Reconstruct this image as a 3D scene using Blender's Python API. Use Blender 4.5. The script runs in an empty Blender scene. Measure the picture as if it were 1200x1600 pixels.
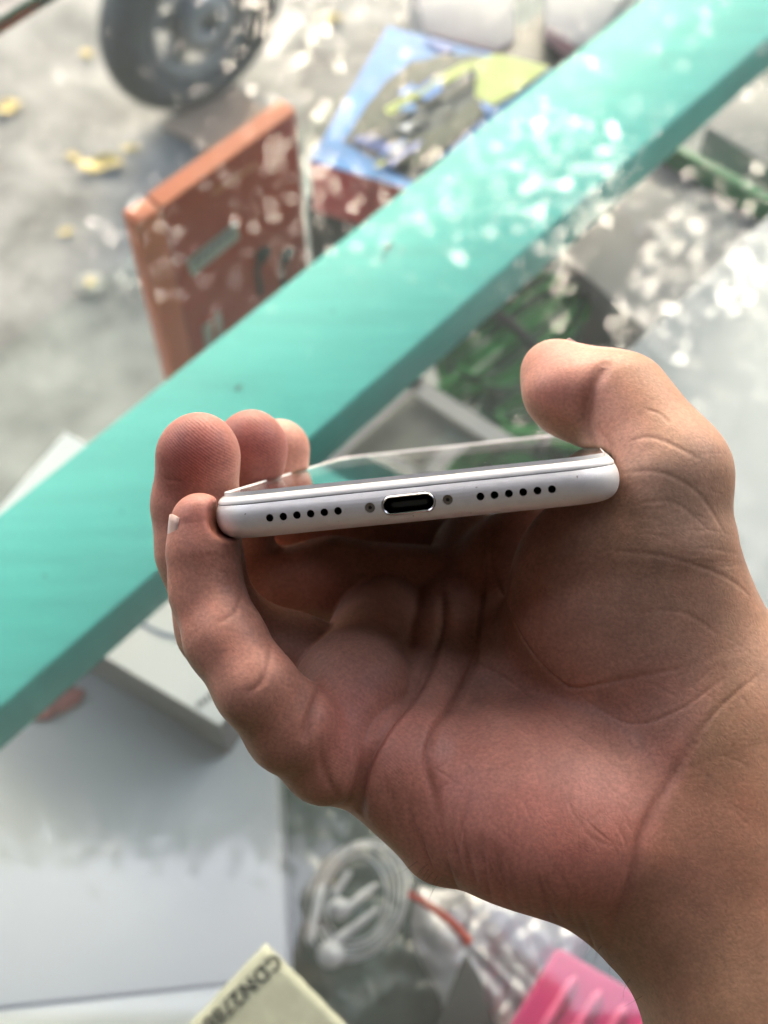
import bpy, bmesh, math, random
import numpy as np
from mathutils import Vector, Matrix

random.seed(7)
rng = np.random.default_rng(11)
scene = bpy.context.scene
C = scene.collection
R = math.radians

# ------------------------------------------------------------------ camera
F = 2000.0                      # focal length in photo pixels (photo 1200 x 1600)
GLASS = 1.00                    # height of the counter's glass top
CAM = Vector((0.0, 0.0, 1.42))
PITCH = R(60)
RIGHT = Vector((1, 0, 0))
FWD = Vector((0, math.cos(PITCH), -math.sin(PITCH)))
UP = Vector((0, math.sin(PITCH), math.cos(PITCH)))
cd = bpy.data.cameras.new('camera')
cam = bpy.data.objects.new('camera', cd); C.objects.link(cam)
cam.matrix_world = Matrix(((RIGHT.x, UP.x, -FWD.x, CAM.x), (RIGHT.y, UP.y, -FWD.y, CAM.y),
                           (RIGHT.z, UP.z, -FWD.z, CAM.z), (0, 0, 0, 1)))
cd.sensor_fit = 'HORIZONTAL'; cd.sensor_width = 36; cd.lens = 36 * F / 1200
cd.clip_start = 0.01; cd.clip_end = 400
cd.dof.use_dof = True; cd.dof.focus_distance = 0.222; cd.dof.aperture_fstop = cd.lens / 2.7
scene.camera = cam

# ------------------------------------------------------------------ light
SUN_EL, SUN_AZ = R(40), R(3)          # azimuth measured from +Y towards +X
w = bpy.data.worlds.new('World'); scene.world = w; w.use_nodes = True
nt = w.node_tree; nt.nodes.clear()
sky = nt.nodes.new('ShaderNodeTexSky'); sky.sky_type = 'NISHITA'; sky.sun_disc = False
sky.sun_elevation = SUN_EL; sky.sun_rotation = SUN_AZ
sky.air_density = 1.0; sky.dust_density = 4.0; sky.ozone_density = 1.0
bg = nt.nodes.new('ShaderNodeBackground'); bg.inputs[1].default_value = 0.14
wo = nt.nodes.new('ShaderNodeOutputWorld')
nt.links.new(sky.outputs[0], bg.inputs[0]); nt.links.new(bg.outputs[0], wo.inputs[0])
sd = bpy.data.lights.new('sun', 'SUN'); sd.energy = 1.5; sd.angle = R(34); sd.color = (1.0, 0.97, 0.93)
sun = bpy.data.objects.new('sun', sd); C.objects.link(sun)
L = Vector((math.sin(SUN_AZ) * math.cos(SUN_EL), math.cos(SUN_AZ) * math.cos(SUN_EL), math.sin(SUN_EL)))
sun.rotation_euler = L.to_track_quat('Z', 'Y').to_euler()
vs = scene.view_settings
vs.view_transform = 'Standard'; vs.look = 'None'; vs.gamma = 1.0; vs.use_curve_mapping = False
vs.exposure = 2.83
vs.use_white_balance = True; vs.white_balance_temperature = 7400; vs.white_balance_tint = 10
scene.cycles.use_denoising = True
scene.cycles.max_bounces = 9; scene.cycles.diffuse_bounces = 1; scene.cycles.transparent_max_bounces = 24
scene.cycles.caustics_reflective = True

# ------------------------------------------------------------------ helpers
def camv(px, py, d):            # photo pixel + depth in mm -> camera space mm (x right, y up, z depth)
    return np.array([(px - 600) / F * d, (800 - py) / F * d, d], np.float32)
def c2w(v):                     # camera mm -> world m
    return CAM + (RIGHT * float(v[0]) + UP * float(v[1]) + FWD * float(v[2])) * 0.001
def ray(px, py):
    return RIGHT * ((px - 600) / F) + UP * ((800 - py) / F) + FWD
def G(px, py, z):               # where the sight line of that spot meets the level z
    r = ray(px, py); t = (z - CAM.z) / r.z
    return CAM + r * t
def onplane(px, py, p0, n):
    r = ray(px, py); t = (p0 - CAM).dot(n) / r.dot(n)
    return CAM + r * t

def tag(o, label=None, cat=None, group=None, kind=None):
    if label: o['label'] = label
    if cat: o['category'] = cat
    if group: o['group'] = group
    if kind: o['kind'] = kind
    return o
def empty(name, loc=(0, 0, 0)):
    o = bpy.data.objects.new(name, None); C.objects.link(o); o.location = loc
    o.empty_display_size = 0.02
    return o
def link(name, me, mat=None, parent=None):
    o = bpy.data.objects.new(name, me); C.objects.link(o)
    if mat is not None:
        for m in (mat if isinstance(mat, (list, tuple)) else [mat]):
            me.materials.append(m)
    if parent is not None:
        o.parent = parent
        o.matrix_parent_inverse = Matrix.Translation(parent.location).inverted()
    return o
def mesh(name, verts, faces, mat=None, parent=None, smooth=False):
    me = bpy.data.meshes.new(name); me.from_pydata([tuple(v) for v in verts], [], faces); me.update()
    if smooth: me.polygons.foreach_set('use_smooth', [True] * len(me.polygons))
    return link(name, me, mat, parent)
def bevel_mesh(o, width, segs=2):
    bm = bmesh.new(); bm.from_mesh(o.data)
    bmesh.ops.recalc_face_normals(bm, faces=bm.faces)
    bmesh.ops.bevel(bm, geom=list(bm.edges), offset=width, segments=segs, profile=0.5, affect='EDGES')
    bm.to_mesh(o.data); bm.free()
    o.data.polygons.foreach_set('use_smooth', [True] * len(o.data.polygons))
    o.data.set_sharp_from_angle(angle=R(50))
def prism(name, top, z0, mat, parent=None, bev=0.0006):
    """Upright prism: outline at the top (list of world points), down to z0."""
    n = len(top); vs_ = [tuple(p) for p in top] + [(p[0], p[1], z0) for p in top]
    fs = [list(range(n)), list(range(2 * n - 1, n - 1, -1))] + [[i, i + n, (i + 1) % n + n, (i + 1) % n] for i in range(n)]
    o = mesh(name, vs_, fs, mat, parent)
    if bev: bevel_mesh(o, bev)
    else:
        bm = bmesh.new(); bm.from_mesh(o.data); bmesh.ops.recalc_face_normals(bm, faces=bm.faces); bm.to_mesh(o.data); bm.free()
    return o
def rect_top(corner, along, side, z, la=None, ls=None):
    """Rectangle on level z: corner pixel, a pixel along one edge, a pixel towards the other side."""
    c = G(*corner, z); a = G(*along, z) - c; s = G(*side, z) - c
    u = a.normalized(); v = Vector((-u.y, u.x, 0))
    if v.dot(s) < 0: v = -v
    la = la or a.length; ls = ls or s.dot(v)
    return [c, c + u * la, c + u * la + v * ls, c + v * ls]
def slab(name, pts, thick, n, mat, parent=None, flip=False):
    """Thin plate with outline pts, thickness along n."""
    k = len(pts); n = Vector(n).normalized()
    vs_ = [p + n * thick for p in pts] + list(pts)
    fs = [list(range(k)), list(range(2 * k - 1, k - 1, -1))] + [[i, i + k, (i + 1) % k + k, (i + 1) % k] for i in range(k)]
    o = mesh(name, vs_, fs, mat, parent)
    bm = bmesh.new(); bm.from_mesh(o.data); bmesh.ops.recalc_face_normals(bm, faces=bm.faces); bm.to_mesh(o.data); bm.free()
    return o
def tube_data(path, rad, seg=8, closed=False):
    P = [Vector(p) for p in path]; n = len(P); vs_, fs = [], []
    prev = None
    for i, p in enumerate(P):
        t = (P[(i + 1) % n] - P[i - 1]) if closed else (P[min(i + 1, n - 1)] - P[max(i - 1, 0)])
        t.normalize()
        if prev is None:
            a = t.orthogonal().normalized()
        else:
            a = (prev - t * prev.dot(t)).normalized()
        prev = a; b = t.cross(a)
        r = rad(i / max(n - 1, 1)) if callable(rad) else rad
        for k in range(seg):
            an = 2 * math.pi * k / seg
            vs_.append(p + (a * math.cos(an) + b * math.sin(an)) * r)
    m = n if closed else n - 1
    for i in range(m):
        j = (i + 1) % n
        for k in range(seg):
            l = (k + 1) % seg
            fs.append([i * seg + k, i * seg + l, j * seg + l, j * seg + k])
    if not closed:
        fs.append(list(range(seg - 1, -1, -1))); fs.append([(n - 1) * seg + k for k in range(seg)])
    return vs_, fs
def tube(name, path, rad, mat, parent=None, seg=8, closed=False):
    v, f = tube_data(path, rad, seg, closed)
    return mesh(name, v, f, mat, parent, smooth=True)

# ------------------------------------------------------------------ materials
def newmat(name):
    m = bpy.data.materials.new(name); m.use_nodes = True
    t = m.node_tree; b = t.nodes['Principled BSDF']
    return m, t, b
def N(t, typ, **kw):
    n = t.nodes.new(typ)
    for k, v in kw.items():
        if k.startswith('i_'):
            n.inputs[k[2:].replace('_', ' ')].default_value = v
        else: setattr(n, k, v)
    return n
def surf_mat(name, col, rough=0.5, metal=0.0, var=0.12, scale=40, bump=0.0, bscale=300, spec=0.5, speck=None, stretch=None, coat=0.0, dist=0.0006):
    m, t, b = newmat(name)
    tc = N(t, 'ShaderNodeTexCoord'); co = tc.outputs['Object']
    if stretch:
        mp = N(t, 'ShaderNodeMapping'); mp.inputs['Scale'].default_value = stretch
        mp.inputs['Rotation'].default_value = (0, 0, R(-40))
        t.links.new(co, mp.inputs[0]); co = mp.outputs[0]
    no = N(t, 'ShaderNodeTexNoise'); no.inputs['Scale'].default_value = scale; no.inputs['Detail'].default_value = 6
    no.inputs['Roughness'].default_value = 0.6
    t.links.new(co, no.inputs['Vector'])
    rp = N(t, 'ShaderNodeValToRGB')
    rp.color_ramp.elements[0].position = 0.3; rp.color_ramp.elements[1].position = 0.72
    c = np.array(col)
    rp.color_ramp.elements[0].color = (*np.clip(c * (1 - var), 0, 1), 1)
    rp.color_ramp.elements[1].color = (*np.clip(c * (1 + var), 0, 1), 1)
    t.links.new(no.outputs[0], rp.inputs[0]); out = rp.outputs[0]
    if speck:
        n2 = N(t, 'ShaderNodeTexNoise'); n2.inputs['Scale'].default_value = speck[0]; n2.inputs['Detail'].default_value = 2
        t.links.new(tc.outputs['Object'], n2.inputs['Vector'])
        r2 = N(t, 'ShaderNodeValToRGB'); r2.color_ramp.elements[0].position = speck[1]; r2.color_ramp.elements[1].position = speck[1] + 0.03
        t.links.new(n2.outputs[0], r2.inputs[0])
        mx = N(t, 'ShaderNodeMix', data_type='RGBA'); mx.inputs['B'].default_value = (*speck[2], 1)
        t.links.new(r2.outputs[0], mx.inputs['Factor']); t.links.new(out, mx.inputs['A']); out = mx.outputs['Result']
    t.links.new(out, b.inputs['Base Color'])
    b.inputs['Roughness'].default_value = rough; b.inputs['Metallic'].default_value = metal
    b.inputs['Specular IOR Level'].default_value = spec; b.inputs['Coat Weight'].default_value = coat
    b.inputs['Coat Roughness'].default_value = 0.08
    if bump:
        n3 = N(t, 'ShaderNodeTexNoise'); n3.inputs['Scale'].default_value = bscale; n3.inputs['Detail'].default_value = 4
        t.links.new(tc.outputs['Object'], n3.inputs['Vector'])
        bp = N(t, 'ShaderNodeBump'); bp.inputs['Strength'].default_value = bump; bp.inputs['Distance'].default_value = dist
        t.links.new(n3.outputs[0], bp.inputs['Height']); t.links.new(bp.outputs[0], b.inputs['Normal'])
    return m
def pane_mat(name, tint=(1, 1, 1), haze=0.03, hscale=6, ior=1.5, rough=0.0, hcol=(0.75, 0.78, 0.76), wrinkle=0.0, wscale=60):
    """Clear sheet: light passes straight through, each face mirrors by Fresnel, a little dust on it."""
    m = bpy.data.materials.new(name); m.use_nodes = True; t = m.node_tree; t.nodes.clear()
    out = N(t, 'ShaderNodeOutputMaterial')
    geo = N(t, 'ShaderNodeNewGeometry')
    mr = N(t, 'ShaderNodeMapRange'); mr.inputs['To Min'].default_value = ior; mr.inputs['To Max'].default_value = 1 / ior
    t.links.new(geo.outputs['Backfacing'], mr.inputs['Value'])
    fr = N(t, 'ShaderNodeFresnel'); t.links.new(mr.outputs[0], fr.inputs['IOR'])
    tr = N(t, 'ShaderNodeBsdfTransparent'); tr.inputs[0].default_value = (*tint, 1)
    gl = N(t, 'ShaderNodeBsdfGlossy'); gl.inputs['Roughness'].default_value = rough; gl.inputs[0].default_value = (1, 1, 1, 1)
    df = N(t, 'ShaderNodeBsdfDiffuse'); df.inputs[0].default_value = (*hcol, 1)
    tc = N(t, 'ShaderNodeTexCoord'); no = N(t, 'ShaderNodeTexNoise'); no.inputs['Scale'].default_value = hscale; no.inputs['Detail'].default_value = 8
    t.links.new(tc.outputs['Object'], no.inputs['Vector'])
    r2 = N(t, 'ShaderNodeMapRange'); r2.inputs['From Min'].default_value = 0.3; r2.inputs['From Max'].default_value = 0.75
    r2.inputs['To Min'].default_value = haze * 0.4; r2.inputs['To Max'].default_value = haze * 1.6
    t.links.new(no.outputs[0], r2.inputs['Value'])
    m1 = N(t, 'ShaderNodeMixShader'); t.links.new(r2.outputs[0], m1.inputs[0]); t.links.new(tr.outputs[0], m1.inputs[1]); t.links.new(df.outputs[0], m1.inputs[2])
    m2 = N(t, 'ShaderNodeMixShader'); t.links.new(fr.outputs[0], m2.inputs[0]); t.links.new(m1.outputs[0], m2.inputs[1]); t.links.new(gl.outputs[0], m2.inputs[2])
    if wrinkle:
        n3 = N(t, 'ShaderNodeTexNoise'); n3.inputs['Scale'].default_value = wscale; n3.inputs['Detail'].default_value = 3
        t.links.new(tc.outputs['Object'], n3.inputs['Vector'])
        bp = N(t, 'ShaderNodeBump'); bp.inputs['Strength'].default_value = wrinkle; bp.inputs['Distance'].default_value = 0.004
        t.links.new(n3.outputs[0], bp.inputs['Height']); t.links.new(bp.outputs[0], gl.inputs['Normal']); t.links.new(bp.outputs[0], fr.inputs['Normal'])
    t.links.new(m2.outputs[0], out.inputs[0])
    return m

M_concrete = surf_mat('concrete', (0.19, 0.187, 0.175), 0.9, var=0.6, scale=7, speck=(4.5, 0.62, (0.12, 0.116, 0.105)), bump=0.6, bscale=60, dist=0.004)
M_teal = surf_mat('mint_paint', (0.08, 0.53, 0.455), 0.5, var=0.11, scale=14, bump=0.15, bscale=160, stretch=(1, 8, 1), speck=(90, 0.74, (0.08, 0.22, 0.18)), dist=0.0004)
M_board = surf_mat('dark_green_board', (0.035, 0.075, 0.06), 0.6, var=0.35, scale=20)
M_counter = pane_mat('counter_glass', (0.97, 0.995, 0.985), 0.02, 9)
M_shelf = pane_mat('shelf_glass', (0.95, 0.985, 0.97), 0.03, 12)
M_edge = surf_mat('glass_edge_green', (0.02, 0.08, 0.06), 0.15, var=0.2)
M_white = surf_mat('white_card', (0.76, 0.77, 0.76), 0.45, var=0.03, scale=20, bump=0.05, bscale=200)
M_white2 = surf_mat('white_carton', (0.66, 0.672, 0.66), 0.4, var=0.04, scale=9, bump=0.1, bscale=60)
M_wside = surf_mat('white_brushed_shaded', (0.36, 0.35, 0.335), 0.55, var=0.10, scale=90, stretch=(1, 9, 1))  # far darker than the lid: the shade on the sides is in the colour
M_grey = surf_mat('grey_card', (0.25, 0.245, 0.245), 0.55, var=0.1, scale=16)
M_grey2 = surf_mat('pale_grey_card', (0.33, 0.33, 0.34), 0.5, var=0.08, scale=16)
M_black = surf_mat('black_card', (0.015, 0.02, 0.018), 0.5, var=0.3)
M_orange = surf_mat('orange_card', (0.42, 0.044, 0.010), 0.42, var=0.10, scale=22)
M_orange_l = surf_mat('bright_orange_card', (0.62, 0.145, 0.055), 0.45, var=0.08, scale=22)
M_sticker = surf_mat('grey_sticker', (0.42, 0.42, 0.36), 0.5, var=0.12, scale=250)
M_ink = surf_mat('black_ink', (0.02, 0.025, 0.02), 0.5, var=0.2)
M_inkgrey = surf_mat('grey_ink', (0.16, 0.17, 0.18), 0.6, var=0.1)
M_inkred = surf_mat('red_ink', (0.75, 0.2, 0.15), 0.6, var=0.1)
M_inkblue = surf_mat('blue_grey_ink', (0.13, 0.18, 0.27), 0.6, var=0.1)
M_red = surf_mat('red_card', (0.52, 0.06, 0.06), 0.5, var=0.2, scale=30)
M_blue = surf_mat('sky_blue_print', (0.05, 0.25, 0.58), 0.35, var=0.3, scale=35)
M_navy = surf_mat('deep_blue_print', (0.10, 0.16, 0.42), 0.35, var=0.3, scale=60)
M_blue2 = surf_mat('bright_blue_print', (0.10, 0.30, 0.75), 0.35, var=0.15)
M_olive = surf_mat('dark_olive_print', (0.045, 0.058, 0.042), 0.35, var=0.4, scale=50)
M_lime = surf_mat('lime_print', (0.42, 0.49, 0.14), 0.35, var=0.15, scale=30)
M_greyprint = surf_mat('grey_print', (0.06, 0.075, 0.085), 0.35, var=0.4, scale=70)
M_green = surf_mat('green_cable', (0.02, 0.28, 0.055), 0.4, var=0.2)
M_green2 = surf_mat('dark_green_cable', (0.008, 0.09, 0.03), 0.4, var=0.2)
M_clearbox = pane_mat('clear_plastic', (0.93, 0.95, 0.94), 0.16, 18, rough=0.05, hcol=(0.62, 0.60, 0.58))
M_bag = pane_mat('bag_film', (0.97, 0.97, 0.97), 0.05, 20, rough=0.06, wrinkle=1.0, wscale=70, hcol=(0.75, 0.75, 0.76))
M_plastic = surf_mat('white_plastic', (0.88, 0.88, 0.89), 0.3, var=0.02)
M_softwhite = surf_mat('white_cable', (0.82, 0.82, 0.82), 0.4, var=0.03)
M_pink = surf_mat('pink_plastic', (0.50, 0.006, 0.115), 0.35, var=0.06, scale=20)
M_pink_l = surf_mat('pink_rib_highlight', (0.70, 0.09, 0.22), 0.3, var=0.05)  # paler pink for the ribs, their highlights put into the colour
M_silverbag = surf_mat('silver_film', (0.62, 0.60, 0.62), 0.3, metal=0.35, var=0.15, scale=25, bump=0.8, bscale=35, dist=0.005)
M_zip = surf_mat('red_zip', (0.60, 0.07, 0.04), 0.4, var=0.1)
M_note = surf_mat('old_green_paper', (0.30, 0.325, 0.24), 0.75, var=0.16, scale=90, speck=(60, 0.66, (0.27, 0.24, 0.17)))
M_rubber = surf_mat('tyre_rubber', (0.06, 0.062, 0.062), 0.75, var=0.2, scale=30)
M_alloy = surf_mat('dull_alloy', (0.22, 0.225, 0.225), 0.7, metal=0.1, var=0.15)
M_card = surf_mat('brown_cardboard', (0.36, 0.25, 0.18), 0.8, var=0.12, scale=12)
M_yleaf = surf_mat('dry_yellow_leaf', (0.55, 0.43, 0.17), 0.7, var=0.25, scale=60)
M_bark = surf_mat('bark', (0.14, 0.11, 0.085), 0.9, var=0.4, scale=20, bump=0.8, bscale=30, dist=0.02)
M_leaf = surf_mat('green_leaves', (0.05, 0.10, 0.03), 0.5, var=0.4, scale=2)

# ------------------------------------------------------------------ setting: ground
g = mesh('ground', [(-60, -60, 0), (60, -60, 0), (60, 60, 0), (-60, 60, 0)], [[0, 1, 2, 3]], M_concrete)
tag(g, kind='structure')

# added unseen dark panels behind and above the viewer, cutting the fill light
M_blocker = surf_mat('light_blocker', (0.09, 0.085, 0.08), 0.9, var=0.2, scale=3)
sw = mesh('blocker_wall', [(x, y, z) for z in (0, 3.2) for x, y in ((-4, -0.9), (4, -0.9), (4, -1.1), (-4, -1.1))], [[0, 1, 2, 3], [7, 6, 5, 4], [0, 4, 5, 1], [1, 5, 6, 2], [2, 6, 7, 3], [3, 7, 4, 0]], M_blocker)
tag(sw, kind='structure')
rf_ = mesh('blocker_roof', [(x, y, z) for z in (2.62, 2.70) for x, y in ((-4, -0.9), (4, -0.9), (4, 0.31), (-4, 0.31))], [[3, 2, 1, 0], [4, 5, 6, 7], [0, 1, 5, 4], [1, 2, 6, 5], [2, 3, 7, 6], [3, 0, 4, 7]], M_blocker)
tag(rf_, kind='structure')
for sx in (-1.3, 1.3):
    x0, x1 = sx - 0.05, sx + 0.05
    so = mesh('blocker_wall', [(x, y, z) for z in (0, 2.61) for x, y in ((x0, -0.89), (x1, -0.89), (x1, 0.55), (x0, 0.55))], [[3, 2, 1, 0], [4, 5, 6, 7], [0, 1, 5, 4], [1, 2, 6, 5], [2, 3, 7, 6], [3, 0, 4, 7]], M_blocker)
    tag(so, kind='structure')

# ------------------------------------------------------------------ display counter
RT = GLASS - 0.0065            # top of the wooden rail, just under the glass
e0, e1 = G(270, 585, RT), G(1000, 0, RT)
f0, f1 = G(100, 1020, RT), G(1120, 130, RT)
rdir = ((e1 - e0).normalized() + (f1 - f0).normalized()).normalized()
rnor = Vector((-rdir.y, rdir.x, 0))       # towards the upper left
em, fm = (e0 + e1) / 2, (f0 + f1) / 2
rw = (em - fm).dot(rnor)
base = fm - rdir * fm.dot(rdir)
counter = empty('display_counter', (base.x, base.y, 0))
tag(counter, 'glass topped display counter with a mint green painted wooden rail under the pane', 'counter')
def rp(s, q, z): p = base + rdir * s + rnor * q; return Vector((p.x, p.y, z))
S0, S1 = -0.55, 0.95
prism('rail', [rp(S0, 0, RT), rp(S1, 0, RT), rp(S1, rw, RT), rp(S0, rw, RT)], RT - 0.027, M_teal, counter, 0.0012)
M_chip = surf_mat('bare_chip', (0.06, 0.16, 0.13), 0.7, var=0.3)
cr_ = random.Random(6)
for px_, py_, L_, A_ in ((606, 388, 26, -.9), (598, 404, 12, -.3), (372, 606, 18, -.5), (628, 392, 6, 0), (520, 487, 6, .4), (190, 800, 5, .2), (70, 900, 7, -.4), (930, 165, 6, .3), (420, 660, 5, 1)):
    n = 9; q_ = []
    for k in range(n):
        a = 2 * math.pi * k / n; rr_ = cr_.uniform(.55, 1)
        x_, y_ = L_ * .5 * rr_ * math.cos(a), L_ * .14 * rr_ * math.sin(a) + 1.2 * math.sin(a)
        q_.append(G(px_ + x_ * math.cos(A_) - y_ * math.sin(A_), py_ + x_ * math.sin(A_) + y_ * math.cos(A_), RT + 0.00005))
    slab('paint_chip', q_, 0.00015, (0, 0, 1), M_chip, counter)
gq = (G(30, 17, GLASS) - base).dot(rnor)  # the pane's front edge
qb = -0.62
slab('glass_top', [rp(S0, qb, GLASS - 0.006), rp(S1, qb, GLASS - 0.006), rp(S1, gq, GLASS - 0.006), rp(S0, gq, GLASS - 0.006)], 0.006, (0, 0, 1), M_counter, counter)
slab('glass_edge', [rp(S0, gq + 0.0003, GLASS - 0.0062), rp(S1, gq + 0.0003, GLASS - 0.0062), rp(S1, gq + 0.0035, GLASS - 0.0062), rp(S0, gq + 0.0035, GLASS - 0.0062)], 0.0064, (0, 0, 1), M_edge, counter)
SH = 0.80
slab('glass_shelf', [rp(S0, rw * 0.5, SH - 0.005), rp(S1, rw * 0.5, SH - 0.005), rp(S1, gq, SH - 0.005), rp(S0, gq, SH - 0.005)], 0.005, (0, 0, 1), M_shelf, counter)
slab('shelf_board', [rp(S0, qb, SH - 0.018), rp(S1, qb, SH - 0.018), rp(S1, rw * 0.5 - 0.002, SH - 0.018), rp(S0, rw * 0.5 - 0.002, SH - 0.018)], 0.018, (0, 0, 1), M_board, counter)
for s in (S0 + 0.02, S1 - 0.02):
    for q in (qb + 0.02, rw * 0.5, gq - 0.02):
        zt = RT - 0.0275 if abs(q - rw * 0.5) < 1e-6 else GLASS - 0.0065
        prism('leg', [rp(s - 0.015, q - 0.015, zt), rp(s + 0.015, q - 0.015, zt), rp(s + 0.015, q + 0.015, zt), rp(s - 0.015, q + 0.015, zt)], 0.0, M_teal, counter, 0.001)

# ------------------------------------------------------------------ phone
VP = ((861 - 600) / F, (800 - 619) / F)
pa = np.array([VP[0], VP[1], 1.0]); pa /= np.linalg.norm(pa)
roll = math.atan(0.101)
pw = np.array([math.cos(roll), math.sin(roll), 0.0]); pw[2] = -(pw[0] * pa[0] + pw[1] * pa[1]) / pa[2]; pw /= np.linalg.norm(pw)
pn = -np.cross(pw, pa); pn /= np.linalg.norm(pn)
if pn[1] < 0: pn = -pn
PORG = camv(638, 784, 211.5)
HW, PL, HT, RC, RS = 35.0, 138.4, 3.65, 9.5, 3.3
phone = empty('smartphone')
pm = Matrix.Identity(4)
o_w = c2w(PORG)
ax = [(c2w(PORG + v) - o_w) for v in (pw, pn, pa)]
for i in range(3):
    for j in range(3): pm[j][i] = ax[i][j]
    pm[i][3] = o_w[i]
phone.matrix_world = pm            # local units are millimetres
tag(phone, 'silver white smartphone held flat with its charging port end towards the viewer', 'phone')
def pmesh(name, v, f, mat, parent=None, smooth=True, ang=40):
    me = bpy.data.meshes.new(name); me.from_pydata([tuple(map(float, p)) for p in v], [], f)
    bm = bmesh.new(); bm.from_mesh(me); bmesh.ops.recalc_face_normals(bm, faces=bm.faces); bm.to_mesh(me); bm.free()
    if smooth:
        me.polygons.foreach_set('use_smooth', [True] * len(me.polygons)); me.set_sharp_from_angle(angle=R(ang))
    o = bpy.data.objects.new(name, me); C.objects.link(o); o.parent = parent or phone
    for m in (mat if isinstance(mat, list) else [mat]): me.materials.append(m)
    return o
def outline(inset, n=14, hw=HW, z0=0.0, z1=PL, rc=RC):
    pts = []; r = max(rc - inset, 0.4); x = hw - inset; a0, a1 = z0 + inset, z1 - inset
    for cx, cz, s in ((x - r, a1 - r, 0), (-x + r, a1 - r, 90), (-x + r, a0 + r, 180), (x - r, a0 + r, 270)):
        for k in range(n + 1):
            t = R(s + 90 * k / n); pts.append((cx + r * math.cos(t), cz + r * math.sin(t)))
    return pts
def loft(levels):               # levels: (inset, y)
    v, f = [], []
    for ins, y in levels:
        o = outline(ins); v += [(p[0], y, p[1]) for p in o]
    n = len(o)
    for i in range(len(levels) - 1):
        for k in range(n):
            l = (k + 1) % n; f.append([i * n + k, i * n + l, (i + 1) * n + l, (i + 1) * n + k])
    f.append(list(range(n))); f.append([(len(levels) - 1) * n + k for k in range(n)])
    return v, f
def prof(t): return (RS * (1 - math.cos(R(t)) ** 0.85), HT * math.sin(R(t)))
M_alu = surf_mat('silver_aluminium', (0.80, 0.785, 0.78), 0.42, metal=0.45, var=0.04, scale=0.5, speck=(1.1, 0.735, (0.35, 0.30, 0.26)), bump=0.15, bscale=8, dist=0.02)
M_bezel = surf_mat('white_glass', (0.82, 0.81, 0.79), 0.12, var=0.02, scale=0.4)
M_display = surf_mat('dark_display', (0.008, 0.009, 0.010), 0.03, var=0.1, scale=0.2)
M_prot = pane_mat('protector_film', (0.99, 0.99, 0.99), 0.012, 0.8, hcol=(0.8, 0.8, 0.8))
M_protedge = surf_mat('protector_edge', (0.80, 0.79, 0.76), 0.25, var=0.05, scale=0.6)
M_hole = surf_mat('hole_dark', (0.02, 0.014, 0.012), 0.8, var=0.1)
M_chrome = surf_mat('port_steel', (0.75, 0.74, 0.72), 0.18, metal=1.0, var=0.05)
M_screw = surf_mat('screw_steel', (0.30, 0.27, 0.23), 0.4, metal=0.8, var=0.25, scale=3)
ts = [-90, -80, -70, -60, -50, -40, -30, -20, -10, 0, 10, 20, 30, 38]
v, f = loft([prof(t) for t in ts])
body = pmesh('body', v, f, M_alu)
i38, y38 = prof(38)
glass_top_y = HT - 0.05
v, f = loft([(i38 + 0.10, y38 + 0.01), (i38 + 0.10, y38 + 0.15)])
pmesh('gasket', v, f, surf_mat('grey_gasket', (0.10, 0.09, 0.085), 0.6))
v, f = loft([(i38 + 0.03, y38 + 0.15), (i38 + 0.06, y38 + 0.55), (i38 + 0.35, y38 + 0.95), (i38 + 0.9, glass_top_y)])
fg = pmesh('front_glass', v, f, M_bezel)
# display area
def flat(name, x, z0, z1, y, rc, mat, parent=None):
    o = outline(0, 6, x, z0, z1, rc); n = len(o)
    v = [(p[0], y, p[1]) for p in o] + [(p[0], y - 0.03, p[1]) for p in o]
    f = [list(range(n)), list(range(2 * n - 1, n - 1, -1))] + [[i, (i + 1) % n, (i + 1) % n + n, i + n] for i in range(n)]
    return pmesh(name, v, f, mat, parent, False)
flat('display', 30.6, 5.0, PL - 17, glass_top_y + 0.035, 0.5, M_display, fg)
# tempered glass protector: clear plate, the light its edge catches put into a pale colour
o_ = outline(0, 10, 33.0, 1.25, PL - 2, 7.5); n_ = len(o_)
oi_ = outline(0.25, 10, 33.0, 1.25, PL - 2, 7.5)
y0, y1 = glass_top_y + 0.10, glass_top_y + 0.62
ol_ = outline(0.12, 10, 33.0, 1.25, PL - 2, 7.5)
v = [(p[0], y1, p[1]) for p in oi_] + [(p[0], y1 + 0.2, p[1]) for p in ol_] + [(p[0], y0, p[1]) for p in o_]
f = [list(range(n_)), list(range(3 * n_ - 1, 2 * n_ - 1, -1))] + [[a * n_ + i, a * n_ + (i + 1) % n_, (a + 1) * n_ + (i + 1) % n_, (a + 1) * n_ + i] for a in (0, 1) for i in range(n_)]
prot = pmesh('screen_protector', v, f, [M_prot, M_protedge])
prot.data.polygons.foreach_set('material_index', [0, 0] + [1] * (2 * n_))
# openings: cut with booleans, lined by dark cups
def cyl(cx, cy, r, z0, z1, n=20, hx=0.0):
    pts = []
    for k in range(n):
        t = 2 * math.pi * k / n; x = r * math.cos(t); pts.append((cx + x + (hx if x > 0 else -hx), cy + r * math.sin(t)))
    v = [(p[0], p[1], z0) for p in pts] + [(p[0], p[1], z1) for p in pts]
    f = [list(range(n - 1, -1, -1)), list(range(n, 2 * n))] + [[k, (k + 1) % n, (k + 1) % n + n, k + n] for k in range(n)]
    return v, f
HY = -0.35
holes = [(s * (11.9 + 2.34 * i), HY, 0.66, 0.0, 'h') for s in (-1, 1) for i in range(6)]
holes += [(-6.5, HY, 0.86, 0.0, 's'), (6.5, HY, 0.86, 0.0, 's'), (0, HY, 1.72, 2.85, 'p')]
cv, cf = [], []
for cx, cy, r, hx, k in holes:
    a, b = cyl(cx, cy, r, -2, 4.0 if k != 's' else 1.2, 24, hx)
    cf += [[i + len(cv) for i in q] for q in b]; cv += a
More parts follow.
